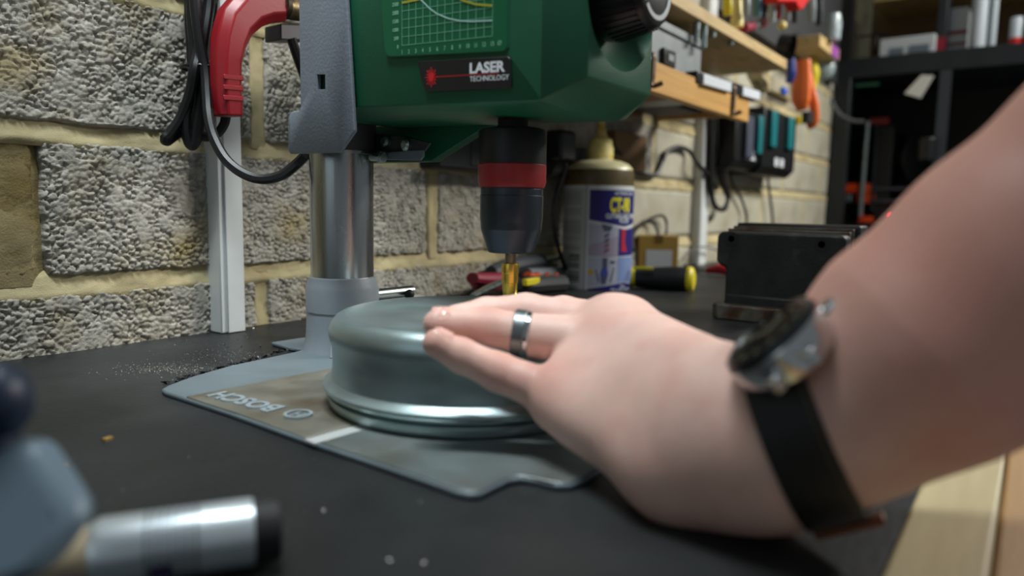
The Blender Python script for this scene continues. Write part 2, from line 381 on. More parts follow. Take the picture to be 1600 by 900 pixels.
# --- grey sheet steel carriage around the column
YP = -.05
sp = [(.0166, .40), (.0166, .2065), (.0148, .2032), (.003, .2028), (-.0005, .199), (-.0015, .1725), (.002, .1700), (.0655, .1690), (.083, .1837), (.0752, .2777), (.069, .40)]
side = build('carriage_plate', MB().prism([G(u, YP-.0022, w) for u, w in sp], QQ*.0035), paint_grey, press, bevel=.0012)
boolean_cut(side, MB().prism([G(.039, YP-.006, .2285), G(.0492, YP-.006, .2275), G(.0492, YP-.006, .2165), G(.039, YP-.006, .2172)], QQ*.012))
build('carriage_plate', MB().prism([G(max(u, .058), .050, w) for u, w in ((0, .40), (0, .172), (.0655, .169), (.083, .1837), (.0752, .2777), (.069, .40))], QQ*.0035), paint_grey, press, bevel=.0012)
build('carriage_core', MB().prism([G(.034, -.03, .40), G(.034, -.03, .225), G(.056, -.03, .225), G(.056, -.03, .40)], QQ*.07), dkm, press)
build('column_sleeve', MB().lathe([(.0272, .1745), (.0298, .1748), (.0298, .215)], G(0, 0, 0), n=48, cap=False), dkm, press)
build('sleeve_clip', MB().lathe([(.0274, .1728), (.0302, .1730), (.0302, .1750), (.0274, .1752)], G(0, 0, 0), n=48, cap=False), zinc_m, press)
build('carriage_flange', MB().prism([G(.0, .018, .194), G(.060, .018, .1875), G(.090, .018, .1805), G(.0836, .018, .1742), G(.026, .018, .1738), G(.012, .018, .186), G(.0, .018, .19)], QQ*.0022), dkm, press, bevel=.0006)
build('carriage_lip', MB().prism([G(.027, .0165, .1748), G(.0275, .0165, .1688), G(.080, .0165, .1668), G(.0840, .0165, .1700), G(.0838, .0165, .1752)], QQ*.002), paint_grey, press, bevel=.0006)
for u, v in ((.0385, .1838), (.0640, .1798)):
    build('bolt', MB().lathe([(.0052, 0), (.005, .0035), (.003, .0050)], G(u, .018, v), -QQ, n=16), zinc_m, press)
build('bolt', MB().cyl(G(.028, .010, .1705), G(.044, .010, .170), .0035, n=14), zinc_m, press)
build('bolt', MB().cyl(G(.0385, .010, .1702), G(.042, .010, .170), .0055, n=6), zinc_m, press)
# --- green housing
hp = []
for u, v, w in [(.031, -.046, .1950), (.2505, -.049, .1965), (.20, -.022, .191), (.252, -.02, .1925), (.255, .03, .1925), (.25, .052, .1965), (.031, .046, .1950), (.031, .03, .188), (.031, -.022, .188),
                (.2725, -.0335, .2112), (.2725, .043, .2105)]:
    hp.append(GH(u, v, w))
for u, v in [(.031, -.046), (.06, -.049), (.2505, -.049), (.2725, -.0335), (.2725, .043), (.25, .052), (.06, .052), (.031, .046)]: hp.append(GH(u, v, .40))
bm = bmesh.new(); [bm.verts.new(tuple(p)) for p in hp]; res = bmesh.ops.convex_hull(bm, input=bm.verts)
bmesh.ops.dissolve_limit(bm, angle_limit=.01, verts=bm.verts, edges=bm.edges)
bm.verts.ensure_lookup_table(); bm.verts.index_update()
mb = MB().add([tuple(v_.co) for v_ in bm.verts], [tuple(v_.index for v_ in f.verts) for f in bm.faces]); bm.free()
hous = build('housing', mb, green_m, press, bevel=.0012)
KC = (.2725, .004, .2640)
boolean_cut(hous, MB().ball(GH(KC[0]+.022, KC[1], KC[2]-.004), .0445, n=32))
build('housing_web', MB().prism([G(-.02, .034, .20), G(-.02, .034, .168), G(.0755, .034, .1672), G(.131, .034, .1905), G(.16, .034, .1945), G(.16, .034, .20)], QQ*.010), green_m, press, bevel=.001)
knob = build('speed_knob', MB().lathe([(.0245, -.012), (.0245, -.002), (.0232, .006), (.0205, .020), (.0190, .0225), (.0172, .0232), (.001, .0232)], GH(KC[0], KC[1], KC[2]), PP, n=64), black_pl, press)
rg = MB()
for i in range(36):
    a = 2*math.pi*i/36; d = QQ*math.cos(a)+ZZ*math.sin(a); sd = np.cross(PP, d)
    rg.obox(GH(KC[0], KC[1], KC[2])+PP*.007+d*.0226, PP*.0115-d*.0018, d*.0012, sd*.0009)
build('knob_ribs', rg, black_pl, knob)
sc_ = MB(); nseg = 40
for k in range(nseg):
    if k in (4, 5, 22): continue
    a0 = 2*math.pi*k/nseg+.2; a1 = a0+2*math.pi/nseg*.98
    c0 = GH(KC[0], KC[1], KC[2])+PP*.0233
    wd = .0012+.0022*(k/nseg)
    P4 = [c0+(QQ*math.cos(a)+ZZ*math.sin(a))*r for a, r in ((a0, .0165-wd), (a1, .0165-wd), (a1, .0165), (a0, .0165))]
    sc_.prism(P4, PP*.0004)
build('knob_scale', sc_, white_ink, knob, smooth=False)
# chart panel on the side of the housing
EF = -QQ
def FW(u, w, dv=0.): return GH(u, -.049-dv, w)
fx = unit(FW(.2, .23)-FW(.1, .23)); fy = ZZ
def fprism(pts, th): return MB().prism([FW(u, w, .0) for u, w in pts], EF*th)
pan = [(.1035, .33), (.1105, .2725), (.1150, .2335), (.1165, .2305), (.1195, .2292), (.2195, .2264), (.2235, .2268), (.2252, .229), (.2262, .33)]
rim = build('chart_rim', fprism([(.1020, .332), (.1095, .2725), (.1138, .2325), (.1158, .2293), (.119, .2283), (.22, .2254), (.2245, .226), (.2263, .2283), (.2272, .332)], .0006), green_m, press, bevel=.0003)
panel = build('chart_panel', fprism(pan, .0009), green_dk, press)
ink = MB(); gx = lambda d: .132+(d-1)*(.2133-.132)/12; gy = lambda r: .2356+.0282*r/2500
def line(mbx, pts, wd, dv=.00095):
    for (u0, w0), (u1, w1) in zip(pts[:-1], pts[1:]):
        du, dw = u1-u0, w1-w0; l = math.hypot(du, dw); nx, ny = -dw/l*wd/2, du/l*wd/2
        mbx.prism([FW(u0+nx, w0+ny, dv), FW(u1+nx, w1+ny, dv), FW(u1-nx, w1-ny, dv), FW(u0-nx, w0-ny, dv)], EF*.0001)
for d in range(1, 14): line(ink, [(gx(d), gy(0)), (gx(d), gy(6500))], .00042)
for r in range(0, 7000, 500): line(ink, [(gx(1), gy(r)), (gx(13), gy(r))], .00042)
build('chart_grid', ink, pale_ink, panel, smooth=False)
num = MB()
for d in range(1, 14): place_text(num, str(d), .0040, FW(gx(d), gy(0)-.0058, .00095), fx, fy, EF, align='CENTER', condense=.8, extrude=.0001)
place_text(num, 'Ø', .0040, FW(gx(14)-.001, gy(0)-.0058, .00095), fx, fy, EF, align='CENTER', extrude=.0001)
for r in range(0, 7000, 500): place_text(num, str(r), .0036, FW(gx(1)-.0035, gy(r)-.0018, .00095), fx, fy, EF, align='RIGHT', condense=.9, extrude=.0001)
build('chart_numbers', num, mat('chart_number_ink', (130, 185, 158), .5), panel, smooth=False)
wc = MB(); line(wc, [(gx(1), gy(6400)), (gx(3), gy(2880)), (gx(3.6), gy(2550)), (gx(5), gy(1900)), (gx(6), gy(1560)), (gx(7.5), gy(1220)), (gx(9), gy(1010)), (gx(10.5), gy(900)), (gx(13), gy(820))], .0009, .0011)
build('white_curve', wc, mat('grey_curve_ink', (150, 190, 180), .5), panel, smooth=False)
yc = MB(); line(yc, [(gx(1), gy(2480)), (gx(3.5), gy(2520))], .0014, .0011); line(yc, [(gx(6), gy(3500)), (gx(8), gy(2500)), (gx(9.5), gy(2050)), (gx(11), gy(1780)), (gx(13), gy(1580))], .0013, .0012)
build('yellow_curve', yc, mat('yellow_curve_ink', (150, 150, 40), .5), panel, smooth=False)
lp_ = build('laser_plate', fprism([(.1468, .2232), (.1482, .2242), (.2262, .2228), (.2278, .2212), (.2292, .2052), (.2280, .2040), (.1565, .2038), (.1545, .2046)], .0009), black_pl, press, bevel=.0003)
lw = MB(); place_text(lw, 'LASER', .0088, FW(.1945, .2143, .00095), fx, fy, EF, bold=.0003, condense=1.2, extrude=.0001)
place_text(lw, 'TECHNOLOGY', .0046, FW(.1950, .2092, .00095), fx, fy, EF, condense=1.03, extrude=.0001)
build('laser_lettering', lw, mat('label_white_ink', (215, 218, 222), .5), lp_, smooth=False)
red_ink = mat('red_ink', (190, 28, 34), .45); ls = MB()
line(ls, [(.166, .2133), (.2185, .2133)], .0010, .00092)
build('laser_line', ls, mat('dark_red_ink', (130, 22, 28), .45), lp_, smooth=False)
ls = MB(); c0 = (.1605, .2133)
ls.prism([FW(c0[0]+.0024*math.cos(a), c0[1]+.0030*math.sin(a), .00095) for a in np.linspace(0, 2*math.pi, 20, endpoint=False)], EF*.0002)
for i in range(16):
    a = 2*math.pi*i/16; r = .0058 if i % 2 == 0 else .0048
    line(ls, [(c0[0]+.002*math.cos(a), c0[1]+.002*math.sin(a)), (c0[0]+r*math.cos(a), c0[1]+r*math.sin(a)*1.1)], .0006)
build('laser_starburst', ls, red_ink, lp_, smooth=False)
# --- spindle, chuck, step cutter
S = G(.19, 0, 0)
build('spindle', MB().lathe([(.0105, .182), (.0105, .205)], S, n=32), black_soft, press)
ch = mat('black_chuck_plastic', (17, 18, 20), .45)
chuck = build('chuck', MB().lathe([(.020, .1845), (.0228, .1835), (.0236, .182), (.0236, .1602), (.0230, .1600)], S, n=56), ch, press)
build('chuck_ring', MB().lathe([(.0228, .1608), (.0238, .1595), (.0238, .1478), (.0226, .1442), (.0222, .1440)], S, n=56), mat('red_chuck_ring', (132, 30, 32), .42), chuck)
blu = mat('blued_steel', (62, 68, 76), .34, .75, var=.06, vscale=80)
knl = MB().lathe([(.0214, .1445), (.0218, .1430), (.0218, .1388), (.0221, .1384), (.0221, .1225), (.0217, .1205), (.0216, .1190), (.0214, .1150), (.0165, .1000), (.0150, .0988), (.006, .0988)], S, n=64)
build('chuck_sleeve', knl, blu, chuck, ang=14)
brass = mat('brass', (228, 188, 84), .24, 1., var=.1, vscale=90)
bit = thing('step_cutter', S+ZZ*.066, 'golden stepped cutter bit held in the drill chuck above the hand', 'drill bit')
build('cutter_shank', MB().lathe([(.0039, .0900), (.0039, .1040)], S, n=24), mat('dull_steel', (130, 118, 96), .35, 1.), bit)
build('cutter_steps', MB().lathe([(.0046, .0662), (.0052, .0700), (.0054, .0716), (.0056, .0772), (.0060, .0775), (.0060, .0843), (.0063, .0846), (.0063, .0898), (.0058, .0912), (.004, .0914)], S, n=40), brass, bit)
# --- red lever at the back of the carriage
red_pl = mat('red_plastic', (134, 18, 28), .38, bump=.04, bscale=300)
lev = MB(); LY = -.062
path = [(436, 6, .0165, .0115), (412, 7, .0172, .0120), (388, 14, .0180, .0125), (367, 36, .0165, .0130), (357, 65, .0145, .0135), (353, 95, .0128, .0128), (353, 135, .0125, .012), (355, 160, .0125, .0118), (357, 182, .0122, .0112)]
prof = []
pts = [ony(x, y, LY) for x, y, a, b in path]
rings = []
for i, (x, y, a, b) in enumerate(path):
    t = unit(pts[min(i+1, len(pts)-1)]-pts[max(i-1, 0)]); nrm = unit(np.cross(t, V(0, 1, 0))); yy = V(0, 1, 0)
    rings.append([pts[i]+nrm*a*cx+yy*b*cy for cx, cy in ((1, .45), (.55, 1), (-.55, 1), (-1, .45), (-1, -.45), (-.55, -1), (.55, -1), (1, -.45))])
vs = [p for r in rings for p in r]; fs = [(i*8+k, i*8+(k+1) % 8, (i+1)*8+(k+1) % 8, (i+1)*8+k) for i in range(len(rings)-1) for k in range(8)]
fs += [tuple(range(7, -1, -1)), tuple(range(len(vs)-8, len(vs)))]
lever = build('clamp_lever', MB().add(vs, fs), red_pl, press, bevel=.0015, seg=3, ang=40)
gv = MB()
for yy in (123, 139, 155):
    a = ony(353, yy, LY); gv.obox(a-V(0, .0118, 0), V(.0100, 0, .0006), V(0, .0006, 0), V(0, 0, .0022))
build('grip_groove', gv, red_pl, lever, bevel=.0006)
h0 = ony(432, 10, LY); build('lever_hub', MB().cyl(h0, h0+V(.030, .001, .003), .0105, n=28), mat('dirty_steel', (120, 104, 78), .45, .9, var=.3, vscale=150), press, bevel=.0008)
build('lever_screw', MB().cyl(h0+V(.004, -.002, .001), h0+V(.0085, -.002, .001), .0122, n=28), mat('greasy_thread', (58, 50, 38), .5, .6, var=.3, vscale=300), press)
build('lever_block', MB().obox(ony(450, 53, -.05), V(.018, 0, .003), V(0, .013, 0), V(0, 0, .0075)), dkm, press, bevel=.0012)

# ================================================================== round metal part on the plate
disc_m = mat('turned_aluminium', (166, 184, 186), .34, .85, var=.1, vscale=30, bump=.05, bscale=500, stretch=(1, 1, 3))
DC = V(.363, -.368, 0); z0 = PT+.0009
dp = [(.0875, 0), (.0905, .0008), (.0918, .0050), (.0916, .0066), (.0868, .0070), (.0866, .0098), (.0936, .0102), (.0946, .0118), (.0944, .0136), (.0906, .0156), (.0890, .0172),
      (.0885, .030), (.0888, .037), (.0900, .0415), (.0906, .044), (.0906, .0475), (.0894, .0515), (.0866, .0550), (.0836, .0568), (.0812, .0575), (.0795, .0570), (.001, .0568)]
dp = [(a, b+z0) for a, b in dp]
disc = build('flanged_disc', MB().lathe(dp, DC, n=128), disc_m, loc=DC+ZZ*z0)
tag(disc, 'round turned aluminium part with a flanged foot lying on the drill press base', 'metal part')
DTOP = z0+.0568

# ================================================================== cutting fluid bottle
bc = onz(931, 448, 0); bc[2] = 0
BR = 54*float((bc+ZZ*.1-CAM)@CF)/FPX
bd = float((bc+ZZ*.1-CAM)@CF)
zz = lambda py: float(at(931, py, bd)[2])
bottle = thing('oil_bottle', bc, 'translucent squeeze bottle of cutting oil with a blue and yellow label', 'bottle')
plast = mat('cream_translucent_plastic', (214, 208, 164), .35, var=.08, vscale=40, trans=.08, sss=.2)
zs = zz(292); zl = zz(267)
build('bottle_body', MB().lathe([(BR*.93, 0.0005), (BR*.985, .004), (BR*.985, zs-.004), (BR*.985, zs+.006), (BR*.975, zl-.005), (BR*.93, zl+.004), (BR*.81, zl+.0105), (BR*.62, zl+.0150), (BR*.40, zl+.0172), (BR*.36, zl+.020)], bc, n=64), plast, bottle)
build('liquid', MB().lathe([(BR*.93, zs-.004), (BR*.996, zs+.002), (BR*.985, zs+.011), (BR*.981, zl-.004), (BR*.96, zl+.0002), (BR*.90, zl+.0002)], bc, n=64, cap=False), mat('brown_oil_seen_through_wall', (92, 80, 52), .3, var=.15, vscale=40), bottle)
capm = mat('yellowed_cap', (222, 208, 134), .4, var=.12, vscale=80, rgb2=(210, 172, 50), v2scale=60, v2lo=.55, v2hi=.7)
cz = zz(250); ct = zz(218)
cap = build('cap', MB().lathe([(BR*.36, cz-.003), (BR*.385, cz-.001), (BR*.385, cz+(ct-cz)*.55), (BR*.35, cz+(ct-cz)*.7), (BR*.35, cz+(ct-cz)*.9), (BR*.3, ct)], bc, n=40), capm, bottle)
build('nozzle', MB().lathe([(BR*.26, ct-.001), (BR*.20, ct+.004), (BR*.155, ct+.012), (BR*.12, ct+.018), (BR*.10, ct+.030), (BR*.07, ct+.045)], bc, n=28), capm, cap)
# label: everything in arc coordinates (s from the camera-facing line, z), wrapped on the wall of the bottle
va = math.atan2(CAM[1]-bc[1], CAM[0]-bc[0])
LR = BR
def wrap(s, z, dr): a = va+s/LR; return V(bc[0]+(LR+dr)*math.cos(a), bc[1]+(LR+dr)*math.sin(a), z)
def wrap_mesh(vs, fs, dr, m, name, parent, th=0.0):
    bm = bmesh.new(); vv = [bm.verts.new((x, y, 0)) for x, y in vs]
    for f in fs: bm.faces.new([vv[i] for i in f])
    x0 = min(v_[0] for v_ in vs); x1 = max(v_[0] for v_ in vs)
    for x in np.arange(math.floor(x0/.005)*.005, x1, .005):
        bmesh.ops.bisect_plane(bm, geom=bm.verts[:]+bm.edges[:]+bm.faces[:], plane_co=(x, 0, 0), plane_no=(1, 0, 0))
    bm.verts.index_update()
    t = MB().add([wrap(v_.co.x, v_.co.y, dr) for v_ in bm.verts], [tuple(v_.index for v_ in f.verts) for f in bm.faces]); bm.free()
    # face outward
    f = t.f[0]; a, b, c_ = (np.array(t.v[i]) for i in f[:3]); nn = np.cross(b-a, c_-a)
    if nn@(a-V(bc[0], bc[1], a[2])) < 0: t.f = [tuple(reversed(f)) for f in t.f]
    return build(name, t, m, parent, recalc=False)
def poly(pts, dr, m, name, parent): return wrap_mesh(pts, [tuple(range(len(pts)))], dr, m, name, parent)
def ltext(s, size, x, z, dr, m, name, parent, bold=0., cond=1., align='CENTER'):
    vs, fs = text_geo(s, size, bold, cond, align); return wrap_mesh([(x+a, z+b) for a, b, c_ in vs], fs, dr, m, name, parent)
lbl_w = mat('label_paper', (202, 208, 210), .4); navy = mat('label_navy', (34, 28, 110), .4); lyel = mat('label_yellow', (222, 214, 20), .4)
lgrey = mat('label_grey', (176, 184, 182), .4); lfine = mat('label_fine_print', (112, 122, 126), .4); llil = mat('label_lilac_picture', (170, 172, 190), .4); ldk = mat('label_dark_picture', (84, 84, 110), .4)
z_b = zz(461); z_t = zs; zh = z_t-z_b
label = build('label', MB().lathe([(BR*.992, z_b), (BR, z_b+.0005), (BR, z_t-.0005), (BR*.992, z_t)], bc, n=96, cap=False), lbl_w, bottle)
lz = lambda f: z_t-zh*f         # fraction down the label
A = lambda deg: math.radians(deg)*LR
poly([(A(-95), lz(.985)), (A(-21), lz(.985)), (A(-21), lz(.02)), (A(-95), lz(.02))], .0003, lgrey, 'text_panel', label)
poly([(A(-20), lz(1)), (A(-18.5), lz(1)), (A(-18.5), lz(0)), (A(-20), lz(0))], .0004, mat('label_line', (92, 100, 128), .4), 'divider_line', label)
poly([(A(-14), lz(.30)), (A(47), lz(.355)), (A(118), lz(.30)), (A(118), lz(.035)), (A(-14), lz(.035))], .0004, navy, 'title_panel', label)
ltext('CT-90', .0310, A(18.5), lz(.225), .0006, lyel, 'title_lettering', label, bold=.0014, cond=.50, align='LEFT')
ltext('ACTION CAN', .0068, A(47), lz(.075), .0006, lbl_w, 'brand_lettering', label, bold=.0002)
ltext('CUTTING AND TAPPING', .0105, A(12), lz(.285), .0006, lbl_w, 'subtitle_lettering', label, bold=.0004, cond=.62, align='LEFT')
ltext('FLUID', .0098, A(47), lz(.322), .0006, lbl_w, 'subtitle_lettering', label, bold=.0003, cond=.85)
poly([(A(-14), lz(.62)), (A(35), lz(.62)), (A(35), lz(.365)), (A(-14), lz(.33))], .0004, llil, 'drill_picture', label)
poly([(A(36), lz(.62)), (A(118), lz(.62)), (A(118), lz(.34)), (A(47), lz(.385)), (A(36), lz(.37))], .0004, navy, 'red_tool_picture', label)
poly([(A(-14), lz(.90)), (A(35), lz(.865)), (A(35), lz(.63)), (A(-14), lz(.63))], .0004, llil, 'tap_picture', label)
poly([(A(36), lz(.865)), (A(47), lz(.85)), (A(118), lz(.90)), (A(118), lz(.63)), (A(36), lz(.63))], .0004, mat('label_blue_picture', (120, 140, 186), .4), 'hand_picture', label)
poly([(A(-14), lz(.975)), (A(118), lz(.975)), (A(118), lz(.915)), (A(47), lz(.86)), (A(-14), lz(.915))], .0005, navy, 'foot_panel', label)
for i, tx in enumerate(('FOR', 'DRILLING TAPPING', 'REAMING SAWING')): ltext(tx, .0058, A(47), lz(.905+.028*i), .0007, lbl_w, 'foot_lettering', label, bold=.0001, cond=.95)
# drill and tap drawn on the pictures
d_ = .0006
poly([(A(6), lz(.335)), (A(24), lz(.35)), (A(22), lz(.385)), (A(19), lz(.40)), (A(11), lz(.40)), (A(8), lz(.375))], d_, ldk, 'drill_print', label)
for i in range(4):
    zc = .415+.045*i; poly([(A(11), lz(zc+.02)), (A(19), lz(zc-.01)), (A(19), lz(zc+.02)), (A(11), lz(zc+.05))], d_, mat('label_maroon', (128, 84, 100), .4) if i > 1 else ldk, 'drill_print', label)
poly([(A(-14), lz(.62)), (A(35), lz(.62)), (A(35), lz(.44)), (A(-14), lz(.53))], .0005, mat('label_mauve', (158, 148, 168), .4), 'workpiece_print', label)
poly([(A(42), lz(.38)), (A(50), lz(.38)), (A(49), lz(.5)), (A(55), lz(.58)), (A(42), lz(.58))], d_, red_ink, 'tool_print', label)
poly([(A(9), lz(.635)), (A(17), lz(.635)), (A(17), lz(.72)), (A(19), lz(.78)), (A(15), lz(.87)), (A(8), lz(.87)), (A(6), lz(.78)), (A(9), lz(.72))], d_, ldk, 'tap_print', label)
poly([(A(8), lz(.74)), (A(17), lz(.72)), (A(18), lz(.79)), (A(8), lz(.80))], d_+.0001, mat('label_blue', (66, 84, 168), .4), 'tap_print', label)
poly([(A(-2), lz(.74)), (A(0), lz(.74)), (A(5), lz(.84)), (A(3), lz(.86))], d_, ldk, 'tap_print', label)
poly([(A(22), lz(.84)), (A(28), lz(.72)), (A(30), lz(.72)), (A(24), lz(.86))], d_, ldk, 'tap_print', label)
poly([(A(-9+5*math.cos(a)), lz(.765+.025*math.sin(a))) for a in np.linspace(2*math.pi, 0, 16, endpoint=False)], d_, mat('label_ochre', (196, 160, 60), .4), 'dot_print', label)
poly([(A(26+5*math.cos(a)), lz(.675+.014*math.sin(a))) for a in np.linspace(2*math.pi, 0, 16, endpoint=False)], d_, ldk, 'dot_print', label)
fp = MB()
lines_ = [(.05, .16, 11), (.20, .25, 5), (.31, .42, 11), (.45, .48, 3), (.54, .57, 3)]
for a0, a1, n_ in lines_:
    for i in range(n_):
        zc = a0+(a1-a0)*i/(n_-1); e = -26-rnd.random()*3
        for k in range(8):
            s0_, s1_ = -90+k*(90+e)/8, -90+(k+1)*(90+e)/8
            fp.add([wrap(A(s0_), lz(zc+.004), .0005), wrap(A(s1_), lz(zc+.004), .0005), wrap(A(s1_), lz(zc), .0005), wrap(A(s0_), lz(zc), .0005)], [(0, 1, 2, 3)])
build('fine_print', fp, lfine, label, recalc=False, smooth=False)
bcod = MB()
for (z0_, z1_) in ((.61, .67), (.69, .745), (.765, .86)):
    zc = z0_
    while zc < z1_:
        hh = rnd.choice((.004, .007, .010))
        for k in range(4):
            s0_, s1_ = -52+k*6, -52+(k+1)*6
            bcod.add([wrap(A(s0_), lz(zc+hh), .0005), wrap(A(s1_), lz(zc+hh), .0005), wrap(A(s1_), lz(zc), .0005), wrap(A(s0_), lz(zc), .0005)], [(0, 1, 2, 3)])
        zc += hh+rnd.choice((.003, .005))
build('barcode', bcod, mat('label_barcode', (84, 92, 90), .4), label, recalc=False, smooth=False)
ltext('500ml e', .0062, A(-40), lz(.925), .0005, lfine, 'volume_lettering', label, bold=.0002)

# ================================================================== hand and forearm (one continuous skin)
def smin(a, b, k):
    h = np.clip(.5+.5*(b-a)/k, 0, 1); return b*(1-h)+a*h-k*h*(1-h)
def cone_sdf(P, a, b, ra, rb):
    ba = b-a; l2 = ba@ba; t = np.clip(((P-a)@ba)/l2, 0, 1)
    return np.sqrt(((P-a-t[..., None]*ba)**2).sum(-1))-(ra+(rb-ra)*t)
J = dict(
    W0=(1128, 672, .308), W1=(1226, 690, .286), F1=(1322, 638, .278), F2=(1440, 545, .268), F3=(1610, 425, .256), F4=(1830, 270, .240), F5=(2080, 100, .228),
    pM=(872, 618, .368), pP=(778, 581, .374), pD=(722, 556, .374), pT=(682, 536, .372),
    rM=(950, 540, .388), rP=(768, 515, .396), rD=(722, 509, .395), rT=(684, 506, .391),
    mM=(955, 514, .402), mP=(822, 489, .416), mD=(760, 491, .416), mT=(712, 499, .409),
    iM=(982, 509, .424), iP=(880, 490, .438), iD=(820, 492, .446), iT=(775, 498, .448),
    tC=(1105, 600, .345), tM=(1045, 552, .395), tI=(1000, 530, .432), tT=(955, 522, .462),
    hy0=(915, 655, .352), hy1=(1060, 724, .312), hy2=(1165, 722, .296))
J = {k: at(*v) for k, v in J.items()}
SP = .0013
allp = np.array(list(J.values())); lo = allp.min(0)-.055; hi = allp.max(0)+.055
dims = np.ceil((hi-lo)/SP).astype(int)+1
FLD = np.full(dims, 1.0, np.float32)
ax_ = [lo[i]+SP*np.arange(dims[i]) for i in range(3)]
def blend(prims, k, k_in):
    """smooth-union a chain of tapered bones (k_in) and merge it into the field (k)"""
    pts = np.array([p for a, b, ra, rb in prims for p in (a, b)]); rm = max(max(ra, rb) for a, b, ra, rb in prims)+.022
    i0 = np.maximum(((pts.min(0)-rm-lo)/SP).astype(int), 0); i1 = np.minimum(((pts.max(0)+rm-lo)/SP).astype(int)+2, dims)
    g = np.stack(np.meshgrid(*[ax_[i][i0[i]:i1[i]] for i in range(3)], indexing='ij'), -1).astype(np.float32)
    d = None
    for a, b, ra, rb in prims:
        c_ = cone_sdf(g, a.astype(np.float32), b.astype(np.float32), ra, rb)
        d = c_ if d is None else smin(d, c_, k_in)
    s = tuple(slice(i0[i], i1[i]) for i in range(3)); FLD[s] = smin(FLD[s], d, k)
j = J
wristbones = [(j['W0'], j['W1'], .0270, .0285), (j['W1'], j['F1'], .0285, .0325), (j['F1'], j['F2'], .0325, .0420), (j['F2'], j['F3'], .0425, .0465), (j['F3'], j['F4'], .0465, .050), (j['F4'], j['F5'], .050, .052)]
up = CU*1.0
blend(wristbones, .001, .012)
palm = [(j['W0'], j['mM']-up*.006, .0245, .0145), (j['W0']+CU*.006+CF*.012, j['iM']-up*.003, .0210, .0140), (j['W0'], j['rM']-up*.004, .0245, .0140), (j['W0']-CU*.006, j['pM']-up*.002, .0225, .0125),
        (j['hy0'], j['hy1'], .0150, .0225), (j['hy1'], j['hy2'], .0225, .0228), (j['hy2'], j['F1'], .021, .023),
        (j['W0']+CU*.004, (j['mM']+j['rM'])/2-up*.003, .0235, .0135), (j['W0']+CU*.004, (j['pM']+j['rM'])/2-up*.003, .0235, .0130), (j['W0']+CU*.006+CF*.006, (j['mM']+j['iM'])/2-up*.003, .0220, .0135),
        (j['pM'], j['rM'], .0118, .0128), (j['rM'], j['mM'], .0128, .0132), (j['mM'], j['iM'], .0132, .0128)]
blend(palm, .018, .017)
blend([(j['tC'], j['tM'], .0165, .0125)], .012, .006)
blend([(j['tM'], j['tI'], .0125, .0105), (j['tI'], j['tT'], .0105, .0085)], .006, .004)
for f_, rr in (('i', (.0125, .0105, .0092, .0082)), ('m', (.0142, .0112, .0096, .0084)), ('r', (.0140, .0112, .0094, .0080)), ('p', (.0122, .0100, .0088, .0074))):
    M_, P_, D_, T_ = (j[f_+x] for x in 'MPDT')
    blend([(M_, P_, rr[0], rr[1]*.98), (P_, D_, rr[1], rr[2]), (D_, T_, rr[2]*.98, rr[3])], .0030 if f_ != 'i' else .004, .0035)
# knuckles and extensor tendons lift the skin a little
nk = []
for f_ in 'mrp':
    M_ = j[f_+'M']; n_ = unit(CU*.75-CF*.55+CR*.05); nk.append((M_+n_*.0030, M_+n_*.0030+unit(j['W0']-M_)*.008, .0105, .0095))
for pr in nk: blend([pr], .007, .004)
for f_ in 'mri':
    M_ = j[f_+'M']; n_ = unit(CU*.8-CF*.5); d_ = j['W0']-M_; blend([(M_+n_*.0065+d_*.05, M_+d_*.75+n_*.0145, .0050, .0055)], .014, .004)
# skin folds beside the strap
for off, r_ in ((.000, .0032), (.006, .003)):
    a_ = j['W0']+unit(j['W1']-j['W0'])*(.002+off)
    blend([(a_+CU*.021-CF*.0155, a_-CU*.010-CF*.0275, r_, r_)], .005, .003)

def surface_nets(F, lo, sp):
    ins = F < 0; s0 = ins[:-1, :-1, :-1]
    cnt = np.zeros(s0.shape, np.int8)
    for a in (0, 1):
        for b in (0, 1):
            for c_ in (0, 1): cnt += ins[a:a+s0.shape[0], b:b+s0.shape[1], c_:c_+s0.shape[2]]
    act = (cnt > 0) & (cnt < 8); idx = np.argwhere(act); vid = np.full(act.shape, -1, np.int64); vid[act] = np.arange(len(idx))
    acc = np.zeros((len(idx), 3)); num = np.zeros(len(idx))
    cor = [(a, b, c_) for a in (0, 1) for b in (0, 1) for c_ in (0, 1)]
    val = {c_: F[tuple((idx+np.array(c_)).T)] for c_ in cor}
    for c1 in cor:
        for k in range(3):
            if c1[k] == 0:
                c2 = list(c1); c2[k] = 1; c2 = tuple(c2); v1, v2 = val[c1], val[c2]; m = (v1 < 0) != (v2 < 0)
                t = np.where(m, v1/np.where(m, v1-v2, 1), 0); p = np.repeat(np.array(c1, float)[None], len(idx), 0); p[:, k] += t
                acc[m] += p[m]; num[m] += 1
    P = lo+(idx+acc/num[:, None])*sp
    faces = []
    for k in range(3):
        a1, a2 = (k+1) % 3, (k+2) % 3
        sl0 = [slice(1, None)]*3; sl1 = [slice(1, None)]*3; sl0[k] = slice(0, -1)
        A0 = ins[:-1, :-1, :-1]; Bk = np.roll(ins, -1, k)[:-1, :-1, :-1]
        e = np.argwhere(A0 != Bk); e = e[(e[:, a1] > 0) & (e[:, a2] > 0)]
        def gid(d1, d2):
            q = e.copy(); q[:, a1] -= d1; q[:, a2] -= d2; return vid[tuple(q.T)]
        q = np.stack([gid(1, 1), gid(0, 1), gid(0, 0), gid(1, 0)], 1)
        fl = ~A0[tuple(e.T)]; q[fl] = q[fl][:, ::-1]; q = q[(q >= 0).all(1)]; faces.append(q)
    return P, np.concatenate(faces)
HP, HF = surface_nets(FLD, lo, SP)
